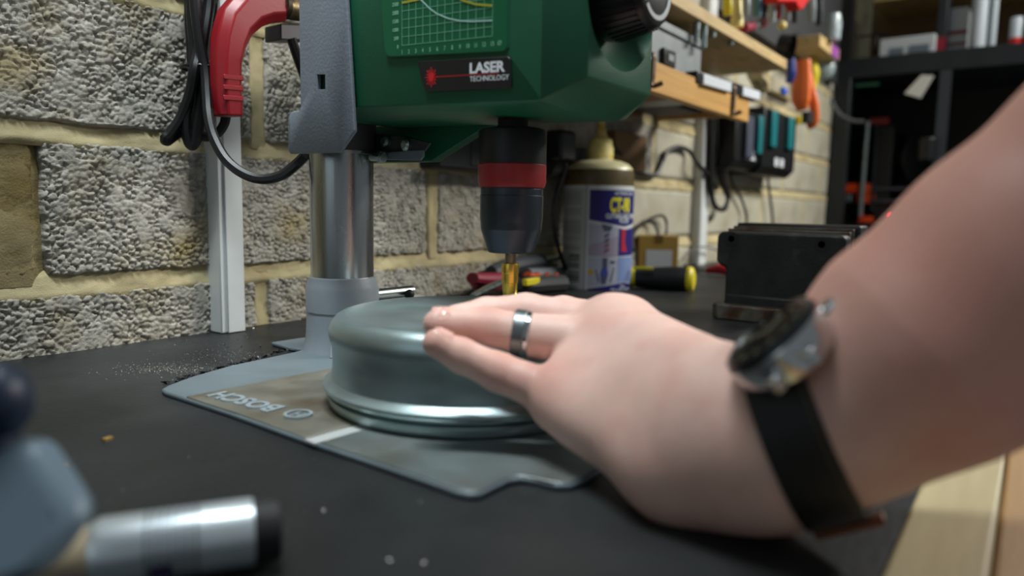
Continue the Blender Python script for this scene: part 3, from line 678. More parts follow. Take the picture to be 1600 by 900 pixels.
def mk_skin():
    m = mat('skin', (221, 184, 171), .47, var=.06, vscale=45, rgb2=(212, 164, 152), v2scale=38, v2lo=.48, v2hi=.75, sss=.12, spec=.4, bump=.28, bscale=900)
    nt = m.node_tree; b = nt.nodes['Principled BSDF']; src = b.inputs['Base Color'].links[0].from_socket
    at_ = nt.nodes.new('ShaderNodeAttribute'); at_.attribute_name = 'flush_shade'; mx = nt.nodes.new('ShaderNodeMix'); mx.data_type = 'RGBA'
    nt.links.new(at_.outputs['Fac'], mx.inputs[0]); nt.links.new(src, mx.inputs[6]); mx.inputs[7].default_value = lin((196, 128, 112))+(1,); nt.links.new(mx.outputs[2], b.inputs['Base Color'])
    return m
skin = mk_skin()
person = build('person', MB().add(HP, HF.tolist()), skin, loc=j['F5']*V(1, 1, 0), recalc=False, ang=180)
# slightly redder skin over knuckles and fingertips (pigment of the skin itself)
fl = np.zeros(len(HP))
for k_, r_, s_ in (('pM', .016, .7), ('rM', .014, .55), ('pP', .011, .5), ('rP', .010, .45), ('pT', .012, .45), ('rT', .012, .3), ('mM', .014, .25), ('pD', .009, .3)):
    fl = np.maximum(fl, s_*np.exp(-((HP-j[k_]-unit(CU-CF)*.008)**2).sum(1)/r_**2))
fl = np.maximum(fl, .62*np.clip(((HP-j['W1'])@unit(j['F3']-j['W1']))/.07, 0, 1))      # forearm tinted darker and redder, shade put into the skin colour
at_ = person.data.attributes.new('flush_shade', 'FLOAT', 'POINT'); at_.data.foreach_set('value', fl.astype(np.float32))
tag(person, 'person reaching in from the right, bare left hand pressing the round metal part', 'person')
nail_m = mat('fingernail', (224, 176, 164), .28, coat=.3)
def skin_hit(o, d):
    """first skin point from outside along -d onto the bone point o"""
    best = None
    for t in np.linspace(.03, 0, 200):
        p = o+d*t; ii = ((p-lo)/SP).astype(int)
        if FLD[tuple(ii)] < 0: return p
    return o
for f_, sc_n in (('p', .0046), ('r', .0050)):
    T_, D_ = j[f_+'T'], j[f_+'D']; t = unit(T_-D_); n_ = unit((CU*.85-CF*.45)-t*((CU*.85-CF*.45)@t)); s_ = np.cross(t, n_)
    vs = []; ni, nj = 9, 9
    for i in range(ni):
        for q in range(nj):
            u_ = i/(ni-1)*2-1; v_ = q/(nj-1)*2-1
            o = T_+t*(u_*.0048-.0005)
            ang_ = v_*.75*math.sqrt(max(0, 1-.35*max(u_, 0)**4-.25*max(-u_, 0)**2)); dd = n_*math.cos(ang_)+s_*math.sin(ang_)
            vs.append(skin_hit(o, dd)+dd*.0004)
    build('fingernail', MB().add(vs, [tuple(f) for f in grid_faces(ni, nj).tolist()]), nail_m, person)

# ---- wedding ring
rc = at(812, 518, .3935); rt = unit(j['rP']-j['rM']); rr_ = .0118
bp_ = j['rM']+rt*((rc-j['rM'])@rt); rad = .0132+(.0110-.0132)*np.clip(((bp_-j['rM'])@rt)/np.linalg.norm(j['rP']-j['rM']), 0, 1)+.0007
ring = thing('wedding_ring', bp_-ZZ*rad, 'dark grey metal band with one polished edge on the ring finger', 'ring')
tung = mat('dark_tungsten', (122, 130, 132), .36, .9); pol = mat('polished_tungsten', (200, 205, 208), .12, 1.)
build('ring_band', MB().lathe([(rad-.001, -.0034), (rad+.0006, -.0033), (rad+.0011, -.0028), (rad+.0012, .0026), (rad+.0006, .0032), (rad-.001, .0034)], bp_-rt*0, -rt*-1, n=64, cap=False), tung, ring)
build('polished_edge', MB().lathe([(rad-.001, -.0046), (rad+.0004, -.0044), (rad+.0008, -.0038), (rad+.0007, -.0020), (rad-.001, -.0020)], bp_-rt*.0016, rt, n=64, cap=False), pol, ring)

# ---- wrist watch
s_top = at(1213, 540, .288); s_bot = at(1337, 782, .275)
wx_ = unit(j['F1']*.6+j['F2']*.4-j['W1'])             # along the arm
sd_ = unit((s_bot-s_top)-CF*((s_bot-s_top)@CF)); tilt = unit(np.cross(sd_, CF)); tilt = tilt if tilt@wx_ > 0 else -tilt
wc_ = at(1250, 655, .284)
tilt = unit(tilt-CF*.45)
e1 = unit(CU-tilt*(CU@tilt)); e2 = np.cross(tilt, e1)
def arm_r(o, d):
    for t in np.linspace(.058, .012, 240):
        ii = ((o+d*t-lo)/SP).astype(int)
        if FLD[tuple(np.clip(ii, 0, dims-1))] < 0: return t
    return .02
watch = thing('wristwatch', wc_-ZZ*.04, 'wristwatch with black strap and polished steel case on the left wrist', 'watch')
strap_m = mat('black_leather', (11, 12, 14), .5, bump=.3, bscale=700); steel_p = mat('polished_steel', (215, 216, 216), .14, 1.)
na = 72; HW = .0112; rows = []
for q in (-1, -.96, -.5, 0, .5, .96, 1):
    o = wc_+tilt*HW*q; rr2 = np.array([arm_r(o, e1*math.cos(a)+e2*math.sin(a)) for a in np.linspace(0, 2*math.pi, na, endpoint=False)])
    for _ in range(3): rr2 = (rr2+np.roll(rr2, 1)+np.roll(rr2, -1))/3
    rows.append((o, rr2))
base_r = np.max([r for o, r in rows], 0)
vs = []
for qi, (o, r) in enumerate(rows):
    th = .0006 if qi in (0, 6) else .0026
    for k in range(na):
        a = 2*math.pi*k/na; d = e1*math.cos(a)+e2*math.sin(a); vs.append(o+d*((.35*r[k]+.65*base_r[k])+th))
nr = len(rows); fs = [(i*na+k, i*na+(k+1) % na, (i+1)*na+(k+1) % na, (i+1)*na+k) for i in range(nr-1) for k in range(na)]
strap = build('strap', MB().add(vs, fs), strap_m, watch)
sm = strap.modifiers.new('thick', 'SOLIDIFY'); sm.thickness = .0016; sm.offset = -1
st = MB()
for q in (1,):
    o = wc_+tilt*HW*.78*q
    for k in range(0, 72):
        a = 2*math.pi*(k)/72; d = e1*math.cos(a)+e2*math.sin(a); d2 = np.cross(tilt, d); r = (.35*rows[5][1][k]+.65*base_r[k])+.0028
        st.obox(o+d*r, d2*.0009, tilt*.0003, d*.0003)
build('strap_stitching', st, mat('tan_thread', (96, 84, 58), .7), strap, smooth=False)
# buckle keeper under the wrist
ka = math.atan2((s_bot-wc_)@e2, (s_bot-wc_)@e1); kd = e1*math.cos(ka)+e2*math.sin(ka); ks = np.cross(tilt, kd)
kr = base_r[int(round(ka/(2*math.pi)*na)) % na]
build('strap_keeper', MB().obox(wc_+kd*(kr+.0035)+tilt*.002, tilt*.013, ks*.005, kd*.0016), mat('brown_leather', (112, 58, 30), .5), strap, bevel=.001)
# case and dial on top
ct_ = at(1218, 540, .264); wn = unit(-CR*.67+CU*.72+CF*.03)
case = build('case', MB().lathe([(.0180, -.0085), (.0198, -.0065), (.0204, -.002), (.0204, .0030), (.0196, .0046)], ct_, wn, n=64), steel_p, watch)
build('bezel', MB().lathe([(.0200, .0042), (.0190, .0070), (.0168, .0076), (.0160, .0066)], ct_, wn, n=64, cap=False), mat('black_bezel', (26, 26, 28), .3, bump=.05), watch)
dial = build('dial', MB().lathe([(.0165, .0058), (.0165, .0064), (.001, .0064)], ct_, wn, n=48), mat('black_dial', (15, 15, 17), .25, coat=.6), watch)
a1 = unit(wx_-wn*(wx_@wn)); a2 = np.cross(wn, a1)
hm = MB()
for k in range(12):
    a = 2*math.pi*k/12; d = a1*math.cos(a)+a2*math.sin(a); hm.obox(ct_+d*.0135+wn*.0067, d*.0014, np.cross(wn, d)*.0004, wn*.0002)
for a, l_ in ((.5, .009), (2.4, .012)):
    d = a1*math.cos(a)+a2*math.sin(a); hm.obox(ct_+d*l_*.5+wn*.007, d*l_*.5, np.cross(wn, d)*.0005, wn*.0002)
build('hour_marks', hm, mat('pale_lume', (120, 116, 96), .5), dial, smooth=False)
for s_ in (-1, 1):
    for t_ in (-1, 1):
        d = a1*.0075*t_+a2*.0215*s_
        build('lug', MB().obox(ct_+d-wn*.0030, a1*.0022, a2*.0045, wn*.0028), steel_p, watch, bevel=.001)
build('crown', MB().lathe([(.0032, 0), (.0034, .0008), (.0034, .0040), (.0026, .0048)], ct_+a1*.0203-wn*.0008, a1, n=20), steel_p, watch)

# ================================================================== vice
iron = mat('black_cast_iron', (30, 31, 32), .5, .25, var=.25, vscale=40, bump=.35, bscale=300, rgb2=(64, 62, 58), v2scale=30, v2lo=.62, v2hi=.8)
worn = mat('worn_iron_edge', (84, 80, 74), .5, .5, var=.3, vscale=60, bump=.3, bscale=300, rgb2=(66, 44, 28), v2scale=40, v2lo=.5, v2hi=.65)
VX = .86
yl = onx(1120, 380, VX)[1]; yr = onx(1322, 380, VX)[1]; zt = onx(1124, 361, VX)[2]; zj = onx(1125, 415, VX)[2]; yb = onx(1132, 450, VX)[1]
vc = thing('bench_vice', (VX+.05, (yl+yr)/2, 0), 'black cast iron vice with two screw holes in its jaw face', 'vice')
jaw = build('moving_jaw', MB().prism([(VX, yl, zt-.006), (VX, yl, zj+.006), (VX, yl-.006, zj), (VX, yb, zj-.002), (VX, yb, .016), (VX, yr+.004, .016), (VX, yr+.004, zj), (VX, yr, zj+.006), (VX, yr, zt-.004), (VX, yr+.004, zt), (VX, yl-.005, zt)][::-1], (.028, 0, 0)), iron, vc, bevel=.003, seg=3)
for px_, py_ in ((1143, 373), (1284, 382)):
    c_ = onx(px_, py_, VX)
    build('screw_hole', MB().lathe([(.0088, .0004), (.0084, -.0004), (.0060, -.0004), (.0056, .0002), (.004, .0004), (.0005, .0004)], c_+V(-.0002, 0, 0), (-1, 0, 0), n=24), mat('hole_black', (10, 10, 10), .6), vc)
build('jaw_plate', MB().box((VX+.0285, yl-.003, zj+.004), (VX+.037, yr+.002, zt+.003)), worn, vc, bevel=.001)
build('jaw_plate', MB().box((VX+.048, yl-.003, zj+.004), (VX+.056, yr+.002, zt+.006)), worn, vc, bevel=.001)
build('fixed_jaw', MB().box((VX+.0565, yl-.004, .016), (VX+.10, yr-.004, zt+.010)), iron, vc, bevel=.003)
build('vice_bed', MB().box((VX-.005, yb-.003, .0165), (VX+.17, yr+.008, .030)), iron, vc, bevel=.002)
fy0 = onx(1122, 490, VX-.012)[1]
build('vice_foot', MB().prism([(VX-.018, fy0, 0), (VX-.004, fy0+.010, 0), (VX+.17, fy0+.010, 0), (VX+.17, yr-.01, 0), (VX-.018, yr-.01, 0)], (0, 0, .0185)), worn, vc, bevel=.002)
build('slide_rod', MB().cyl((VX+.10, yr-.012, zt-.02), (VX+.13, yr-.012, zt-.02), .011), zinc_m, vc)

# ================================================================== hand tools and small things on the bench
def W(x, y, yy): return ony(x, y, yy)
# long-nose pliers with red handles leaning on the other tools
p1 = W(738, 440, -.045); p2 = W(800, 432, -.035)
t = thing('pliers', V(p1[0], p1[1], 0), 'dark red handled pliers lying behind the gold cutter bit', 'pliers')
crim = mat('crimson_grip', (134, 26, 52), .5)
build('grip', MB().tube([p1+V(0, 0, .0045), W(765, 437, -.04)+V(0, 0, .001), p2], [.0105, .012, .009], flat=.8), crim, t)
build('grip', MB().tube([p1+V(.02, .012, -.004), W(770, 448, -.035), p2+V(.01, 0, -.004)], [.009, .009, .008], flat=.8), crim, t)
build('jaw', MB().tube([W(798, 436, -.06), W(765, 449, -.09), W(738, 463, -.12)], [.008, .006, .004], flat=.7), zinc_m, t)
t = thing('utility_knife', V(*W(820, 440, -.04)[:2], 0), 'dark grey rubber handled tool leaning by the wall behind the pliers', 'hand tool')
build('handle', MB().tube([W(768, 427, -.02), W(800, 416, -.02), W(845, 408, -.02)], [.012, .014, .0125]), mat('slate_rubber', (58, 64, 70), .55, bump=.1), t)
build('shank', MB().tube([W(845, 408, -.02), W(870, 404, -.02)], .006), zinc_m, t)
orange_m = mat('orange_plastic', (206, 84, 38), .45)
t = thing('ring_tool', V(*W(850, 430, -.06)[:2], 0), 'grey tool with orange rings lying left of the oil bottle', 'hand tool')
build('body', MB().cyl(W(822, 432, -.05), W(885, 428, -.03), .0125), mat('mid_grey_plastic', (104, 110, 116), .5), t)
for x in (832, 848, 862): build('ring', MB().tube([W(x+8*math.cos(a), 427-1+0*a+9*math.sin(a)*.9, -.062) for a in np.linspace(.2, math.pi-.2, 8)], .004 if x > 840 else .006), orange_m, t)
t = thing('screwdriver', V(*W(840, 450, -.10)[:2], 0), 'black tool with a yellow printed patch lying left of the oil bottle', 'screwdriver')
build('handle', MB().tube([W(803, 452, -.09), W(830, 446, -.10), W(878, 443, -.10)], [.010, .0135, .0135]), black_soft, t)
build('yellow_patch', MB().obox(W(830, 440, -.108), unit(W(845, 438, -.108)-W(815, 443, -.108))*.016, V(0, .004, 0), V(0, 0, .0045)), mat('yellow_plastic', (214, 196, 30), .45), t, bevel=.001)
yel = mat('yellow_plastic', (214, 196, 30), .45)
a = at(985, 433, 1.20); b = at(1084, 437, 1.16)
t = thing('file_handle', V(*((a+b)/2)[:2], 0), 'thick black tool handle with yellow ends lying right of the oil bottle', 'screwdriver')
ax3 = unit(b-a); ln = np.linalg.norm(b-a); rb = float((a+b)[2]/2)
build('handle', MB().lathe([(.012, .006), (.0165, .012), (.018, ln*.35), (.0205, ln*.7), (.0205, ln*.92), (.019, ln*.97)], a, ax3, n=32), black_soft, t)
build('end_cap', MB().lathe([(.0205, ln*.90), (.0212, ln*.92), (.0212, ln*.955), (.0175, ln*1.0), (.010, ln*1.02), (.001, ln*1.022)], a, ax3, n=32), yel, t)
build('collar', MB().lathe([(.010, -.012), (.015, -.004), (.0165, .004), (.0150, .012)], a, ax3, n=32), yel, t)
build('yellow_mark', MB().obox(at(1005, 419, 1.165), ax3*.016, CF*.002, CU*.0025), yel, t, bevel=.001)
# small carton with a white label
bx = at(1029, 395, 1.47); e_ = unit(V(CR[0], CR[1], 0)); f_ = unit(V(CF[0], CF[1], 0))
hw = 31*1.47/FPX; bt = float(at(1029, 368, 1.47)[2])
t = thing('carton', V(bx[0], bx[1], 0), 'small brown cardboard box with a blank white label by the wall', 'box')
card = mat('cardboard', (164, 132, 62), .7, var=.06)
cc = V(bx[0], bx[1], bt/2)+f_*.025
build('carton_body', MB().obox(cc, e_*hw, f_*.025, ZZ*bt/2), card, t, bevel=.001)
build('white_label', MB().obox(V(bx[0], bx[1], bt*.36)+e_*.001, e_*hw*.66, f_*.0006, ZZ*bt*.26), mat('label_white', (196, 200, 206), .5), t)
build('tape', MB().obox(cc+ZZ*(bt/2)-f_*.014, e_*.008, f_*.0115, ZZ*.0006), mat('brown_tape', (110, 84, 36), .4), t)
build('tape_end', MB().obox(V(bx[0], bx[1], bt*.90), e_*.008, f_*.0006, ZZ*bt*.1), mat('brown_tape', (110, 84, 36), .4), t)
# red tool left of the vice
a = onz(1104, 423, .008); b = onz(1140, 424, .010)
t = thing('red_tool', V(*((a+b)/2)[:2], 0), 'red plastic tool handle poking out behind the left side of the vice', 'hand tool')
build('handle', MB().tube([a, (a+b)/2+ZZ*.004, b], [.006, .010, .010]), mat('bright_red_plastic', (178, 30, 42), .45), t)
build('lead', MB().tube([a, onz(1085, 420, .004), onz(1070, 414, .003)], .003), black_soft, t)
# thin cables behind the carton
cab = mat('black_cable', (18, 18, 20), .42)
def cable(name, pts, r, label, cat='cable', m=None, group=None):
    o = build(name, MB().tube(pts, r, n=8, sub=6), m or cab); tag(o, label, cat, group); return o
cable('cable', [W(x, y, yy) for x, y, yy in ((990, 392, -.10), (990, 365, -.04), (1010, 345, -.015), (1035, 337, -.015), (1042, 355, -.015), (1036, 385, -.04))], .0030, 'thin black cable looped on the wall above the small carton')
cable('cable', [W(x, y, yy) for x, y, yy in ((1030, 388, -.03), (1029, 368, -.02), (1021, 350, -.012), (1005, 346, -.012), (988, 362, -.012))], .0026, 'thin inner black cable loop right above the small carton')
gcab = mat('grey_cable', (86, 90, 92), .5)
cable('cable', [V(*onz(x, y, .004)[:2], .004) for x, y in ((1068, 412), (1085, 406), (1105, 404), (1120, 404))], .003, 'thin grey cable lying at the foot of the narrow trunking', m=gcab)
cable('cable', [W(x, y, -.04) for x, y in ((1066, 405), (1075, 395), (1095, 386), (1118, 390))]+[W(1128, 398, -.06)], .002, 'fine grey wire arching over the bench behind the vice', m=gcab)
# power strip on the wall, its plug and lead
a = W(686, 198, -.035); b = W(962, 250, -.035)
b = V(b[0], -.035, a[2]-.052)
t = thing('power_strip', V((a[0]+b[0])/2, 0, b[2]), 'black power strip fixed to the wall behind the drill chuck', 'power strip')
build('strip_body', MB().box(V(a[0], -.035, b[2]), V(b[0], .004, a[2])), black_pl, t, bevel=.003)
for k in range(4):
    xx = a[0]+(b[0]-a[0])*(.18+.2*k); build('socket', MB().box((xx-.022, -.0362, b[2]+.006), (xx+.022, -.034, a[2]-.006)), mat('socket_black', (12, 12, 13), .5), t, bevel=.001)
pl = W(890, 226, -.07)
t = thing('mains_plug', pl-ZZ*.03, 'black mains plug in the power strip, just left of the oil bottle cap', 'plug')
build('plug_body', MB().box(pl-V(.022, 0, .026), pl+V(.022, .033, .022)), black_pl, t, bevel=.006, seg=3)
build('lead', MB().tube([pl+V(0, .012, -.024), W(884, 262, -.06), W(868, 310, -.05), W(866, 350, -.05), W(874, 392, -.05), W(884, 420, -.05)], .0035, n=8), cab, t)
cable('cable', [W(x, y, yy) for x, y, yy in ((950, 226, -.03), (975, 246, -.012), (1003, 271, -.008), (1024, 273, -.008), (1034, 254, -.008), (1041, 238, -.01), (1060, 230, -.01), (1078, 237, -.012), (1090, 256, -.028), (1105, 272, -.03), (1120, 295, -.03))], .0052, 'black cable waving along the wall right of the oil bottle')
t = build('wood_offcut', MB().box(W(962, 204, -.02), W(1008, 268, -.02)+V(0, .024, 0)), mat('brown_plywood', (128, 98, 62), .6, var=.1)); tag(t, 'brown plywood pad fixed to the wall right of the power strip', 'wood block')
# bundle of black leads hanging by the narrow trunking
for i, (dx, yy) in enumerate(((0, -.028), (5, -.034), (10, -.028))):
    cable('hanging_cable', [W(1108+dx, 150, yy), W(1108+dx, 200, yy), W(1107+dx*.8, 250, yy), W(1109+dx*.4, 290, yy), W(1116, 318+2*i, yy), W(1128+dx*.5, 327, yy), W(1137, 312-4*i, yy), W(1128+dx*.3, 288-5*i, yy), W(1117+dx, 250, yy), W(1114+dx, 200, yy), W(1114+dx, 150, yy)], .0050,
          ('left strand of the black lead bundle hanging beside the narrow trunking', 'middle strand of the black lead bundle hanging beside the narrow trunking', 'right strand of the black lead bundle hanging beside the narrow trunking')[i], group='hanging lead bundle')
cable('thin_cable', [W(x, y, yy) for x, y, yy in ((1140, 270, -.03), (1146, 290, -.02), (1158, 310, -.015), (1166, 335, -.015), (1166, 352, -.03))], .004, 'thin black cable dropping below the left charger behind the vice')
cable('thin_cable', [W(x, y, yy) for x, y, yy in ((1199, 272, -.03), (1202, 300, -.02), (1206, 330, -.02), (1208, 356, -.03))], .004, 'thin black cable dropping below the right charger behind the vice')

# ================================================================== shelves along the wall
ply = mat('plywood', (190, 164, 112), .55, var=.1, vscale=9, rgb2=(142, 112, 72), v2scale=14, v2lo=.5, v2hi=.8, stretch=(1, 6, 6))
SY = -.19
cE = W(1229, 109, SY); zsb = float(cE[2])
sh = build('wall_shelf', MB().box((.55, SY, zsb), (cE[0], -.002, zsb+.021)), ply, bevel=.0015); tag(sh, 'long plywood shelf on the wall at the top, right of the drill press', 'shelf')
for i, (x, y, l_) in enumerate(((1089, 50, 30), (1101, 57, 34), (1114, 54, 9), (1142, 68, 5))):
    p0 = onz(x, y-l_/2, zsb-.001); p1_ = p0-ZZ*.0
    L_ = l_*float((p0-CAM)@CF)/FPX
    o = build('steel_bolt', MB().cyl(p0+ZZ*.002, p0-ZZ*L_, .0055, n=14), zinc_m, bevel=.001)
    tag(o, ('first long bright bolt hanging below the upper shelf', 'second and longest bright bolt hanging below the upper shelf', 'short bright bolt end below the upper shelf', 'smallest bolt end below the shelf, nearest its front edge')[i], 'bolt', 'bolts under the shelf')
# tray under the shelf
oak = mat('orange_pine', (200, 154, 84), .5, var=.08, vscale=8, rgb2=(170, 118, 56), v2scale=9, v2lo=.5, v2hi=.8, stretch=(.5, 5, 12))
redw = mat('reddish_wood', (128, 88, 62), .6, var=.1, vscale=20)
TY = -.19; c1 = W(1171, 155, TY); c2 = W(1169, 191, TY)
tr = thing('hanging_tray', V(1.0, -.1, c2[2]), 'wooden tray with an orange pine front hanging below the wall shelf', 'tray')
build('tray_front', MB().box((.55, TY, c2[2]), (c1[0], TY+.016, c1[2])), oak, tr, bevel=.0012)
build('tray_base', MB().box((.55, TY+.0165, c2[2]+.002), (c1[0]-.33, -.06, c2[2]+.012)), redw, tr)
build('tray_end', MB().box((c1[0]-.015, TY+.0165, c2[2]+.012), (c1[0], -.002, c1[2])), oak, tr)
build('tray_hanger', MB().box((.9, -.012, c2[2]+.012), (c1[0]-.1, -.001, zsb)), redw, tr)
tb = c2[2]+.012
# aluminium case on the tray
a = W(1020, 64, TY+.02); b = W(1096, 122, TY+.02)
t = thing('aluminium_case', V((a[0]+b[0])/2, TY+.09, tb), 'grey aluminium case with a black latch on the hanging tray', 'case')
alu = mat('grey_case', (138, 144, 146), .45, .3, var=.05)
zc_ = float(W(1097, 98, TY+.02)[2])
build('case_body', MB().box((a[0]-.1, TY+.022, tb), (b[0], -.02, zc_+.022)), alu, t, bevel=.002)
build('case_lid', MB().box((a[0]-.1, TY+.018, zc_+.0225), (b[0]+.004, -.016, zc_+.036)), alu, t, bevel=.002)
la = W(1044, 88, TY+.018); build('latch', MB().box(la+V(-.022, -.004, -.016), la+V(.022, .004, .010)), black_pl, t, bevel=.002)
build('latch_window', MB().box(la+V(-.010, -.006, -.008), la+V(.010, -.003, .002)), alu, t)
# black and white spirit level lying on the tray
a = W(1094, 124, TY-.004); b = W(1188, 152, TY-.004)
t = thing('spirit_level', V((a[0]+b[0])/2, TY, tb), 'black level with two pale windows lying on the tray front', 'level')
d_ = unit(b-a); L_ = np.linalg.norm(b-a)
pc = (a+b)/2
build('level_body', MB().obox(pc+V(0, .012, .0035), d_*(L_/2+.01), V(0, .011, 0), V(0, 0, .010)), black_pl, t, bevel=.002)
for s0_, s1_ in ((.02, .44), (.64, .96)):
    q0 = a+d_*L_*s0_; q1 = a+d_*L_*s1_; build('window_strip', MB().obox((q0+q1)/2+V(0, -.001, .001), (q1-q0)/2, V(0, .003, 0), V(0, 0, .0085)), mat('white_window_strip', (216, 222, 230), .4), t, bevel=.001)
for x, y0_, y1_, lab in ((1147, 146, 178, 'rusty metal hook over the tray front near its end'), (1021, 98, 134, 'worn metal hook over the left of the tray front')):
    q0 = W(x, y0_, TY-.003); q1 = W(x-2, y1_, TY-.003)
    o = build('metal_hook', MB().tube([V(q0[0], TY+.02, q0[2]+.012), V(q0[0], TY-.001, q0[2]+.012), q0, (q0+q1)/2, q1, q1+V(.008, -.012, .004)], .0058, flat=.6), mat('rusty_metal', (92, 74, 60), .5, .6, var=.3, vscale=80)); tag(o, lab, 'hook')
t = build('tool_pouch', MB().prism([(1.23, -.13, tb), (1.23, -.02, tb), (1.23, -.02, tb+.07), (1.23, -.10, tb+.075)], (.14, 0, 0)), black_soft, bevel=.012, seg=3); tag(t, 'black soft tool pouch on the tray behind the spirit level', 'pouch')
# battery chargers hung on the wall
teal = mat('teal_plastic', (20, 104, 110), .4)
def charger(x0, x1, y0, y1, yy, label, cols):
    a = W(x0, y0, yy); b = W(x1, y1, yy); zt_ = a[2]; zb_ = W((x0+x1)/2, y1, yy)[2]
    t = thing('battery_charger', V((a[0]+b[0])/2, yy/2, zb_), label, 'charger', 'chargers on the wall')
    build('housing', MB().prism([(a[0], yy, zb_+.02), (a[0], yy+.02, zb_), (a[0], .0, zb_), (a[0], .0, zt_), (a[0], yy, zt_)], (b[0]-a[0], 0, 0)), black_pl, t, bevel=.004)
    for f0, f1, z0_, z1_, m in cols:
        xa = a[0]+(b[0]-a[0])*f0; xb = a[0]+(b[0]-a[0])*f1
        build('battery_pack', MB().box((xa, yy-.012, zb_+(zt_-zb_)*z0_), (xb, yy+.002, zb_+(zt_-zb_)*z1_)), m, t, bevel=.003)
    xm = a[0]+(b[0]-a[0])*.35
    for k in (0, 1): build('white_symbol', MB().box((xm+k*.05, yy-.0008, zb_+.026), (xm+.032+k*.05, yy+.001, zb_+.048)), mat('label_white', (196, 200, 206), .5), t)
slate = mat('slate_plastic', (66, 70, 84), .45)
charger(1152, 1186, 168, 266, -.075, 'left black battery charger with slate and teal packs below the tray end', ((.25, .52, .2, .9, slate), (.72, .90, .3, .98, teal)))
charger(1196, 1240, 166, 276, -.085, 'right black battery charger with two teal packs and white symbols', ((.10, .26, .42, .97, teal), (.62, .78, .45, .97, teal)))
# second shelf end further along
xf = 2.25
a = onx(1281, 72, xf); yf = float(a[1]); zf = float(a[2]); zft = float(onx(1281, 53, xf)[2]); xe = float(ony(1311, 88, yf)[0])
sh2 = build('shelf_end', MB().box((xf, yf, zf), (xe, -.002, zft)), ply, bevel=.002); tag(sh2, 'short plywood shelf beyond the long one, purple mark on its front', 'shelf')
mk = ony(1305, 83, yf); mo = build('purple_mark', MB().box((mk[0]-.05, yf-.001, zf+.001), (mk[0]+.04, yf+.003, zft-.001)), mat('purple_tape', (140, 70, 150), .5), sh2)
# orange scissors-like tool hanging below it
t_top = onx(1254, 95, 2.2); hang = thing('shears', onx(1256, 200, 2.2), 'pair of orange handles hanging below the short shelf', 'hand tool')
org = mat('bright_orange_plastic', (222, 106, 44), .42)
build('handle', MB().tube([onx(x, y, 2.2) for x, y in ((1254, 94), (1253, 115), (1252, 140), (1252, 158), (1254, 172))], [.022, .026, .028, .026, .014], flat=.6), org, hang)
build('handle', MB().tube([onx(x, y, 2.26) for x, y in ((1262, 110), (1267, 140), (1272, 165), (1272, 190), (1262, 199))], [.010, .012, .014, .013, .009], flat=.7), org, hang)
build('grip_insert', MB().tube([onx(1262, 175, 2.24), onx(1261, 192, 2.24)], .016), black_soft, hang)
t = thing('yellow_tool', onx(1271, 140, 2.4), 'small yellow tool hanging right of the orange handles', 'hand tool')
build('handle', MB().tube([onx(x, y, 2.4) for x, y in ((1268, 95), (1272, 115), (1270, 138))], [.014, .016, .010]), yel, t)
build('head', MB().tube([onx(1250, 182, 2.4), onx(1250, 194, 2.4)], .016), yel, t)
o = build('blue_clip', MB().box(onx(1218, 135, 2.1), onx(1231, 150, 2.14)), mat('blue_plastic', (34, 86, 190), .45), bevel=.006); tag(o, 'small blue plastic clip on the wall left of the orange handles', 'clip')
o = build('hand_file', MB().tube([onx(1235, 92, 2.1), onx(1236, 115, 2.1), onx(1232, 130, 2.1)], [.012, .014, .009]), mat('navy_plastic', (28, 48, 120), .45)); tag(o, 'navy blue tool handle hanging at the end of the long shelf', 'hand tool')
o = build('wood_mallet', MB().tube([W(1180, 112, -.08), W(1188, 122, -.08), W(1192, 140, -.08)], [.022, .026, .020]), pine); tag(o, 'pale wooden mallet head below the long shelf end', 'mallet')
o = build('wall_batten', MB().box(W(1208, 140, -.02), W(1240, 152, -.02)+V(.0, .018, -.01)), pine); tag(o, 'thin pine batten on the wall above the right charger', 'batten')
o = build('tape_roll', MB().lathe([(.03, 0), (.03, .03), (.016, .03), (.016, 0)], W(1228, 76, SY+.05)-V(0, .015, .0), (0, 1, .2), n=28, cap=False), black_pl); tag(o, 'black tape roll hanging at the end of the long shelf', 'tape')
gls = mat('clear_grey_plastic', (150, 164, 168), .25, var=.2, vscale=60)
o = build('plastic_bag', MB().ball(onx(1282, 108, 2.5), .045, 12, (.6, 1, .9)), gls); tag(o, 'grey crumpled plastic bag hanging below the short shelf', 'bag')
# things standing and hanging above the shelves
zt1 = zsb+.021
def stick(name, x, y0, y1, yy, r, m, label, cat='hand tool', m2=None, group='tools above the long shelf'):
    a = W(x, y0, yy); b = W(x, y1, yy); t = thing(name, V(b[0], b[1], min(a[2], b[2])), label, cat, group)
    mid = b+(a-b)*.55
    build('handle', MB().tube([b, b+(mid-b)*.5, mid], [r*.8, r, r*.85], sub=4), m, t)
    build('shaft', MB().tube([mid, a], r*.5, sub=1), m2 or zinc_m, t)
def gpx(r, x, y, yy): return r*float((W(x, y, yy)-CAM)@CF)/FPX
stick('marker', 1137, -30, 24, -.10, gpx(8, 1137, 20, -.10), yel, 'yellow marker standing on the long shelf near its front edge', 'marker', yel)
glue = mat('cream_yellow_plastic', (218, 200, 122), .4)
b = W(1151, 42, -.14); t = thing('glue_bottle', b, 'cream yellow cone topped glue bottle on the long shelf', 'bottle')
build('bottle_body', MB().lathe([(gpx(10, 1151, 40, -.14), 0), (gpx(10, 1151, 40, -.14), .012), (gpx(7, 1151, 40, -.14), .03), (gpx(5, 1151, 40, -.14), .07)], b, n=20), glue, t)
build('nozzle', MB().lathe([(gpx(5, 1151, 40, -.14), .069), (gpx(3, 1151, 40, -.14), .11)], b, n=16), yel, t)
a = W(1162, 44, -.14); b = W(1193, 35, -.10); t = thing('sealant_tube', (a+b)/2-ZZ*.012, 'crimson tube lying at the end of the long shelf', 'tube')
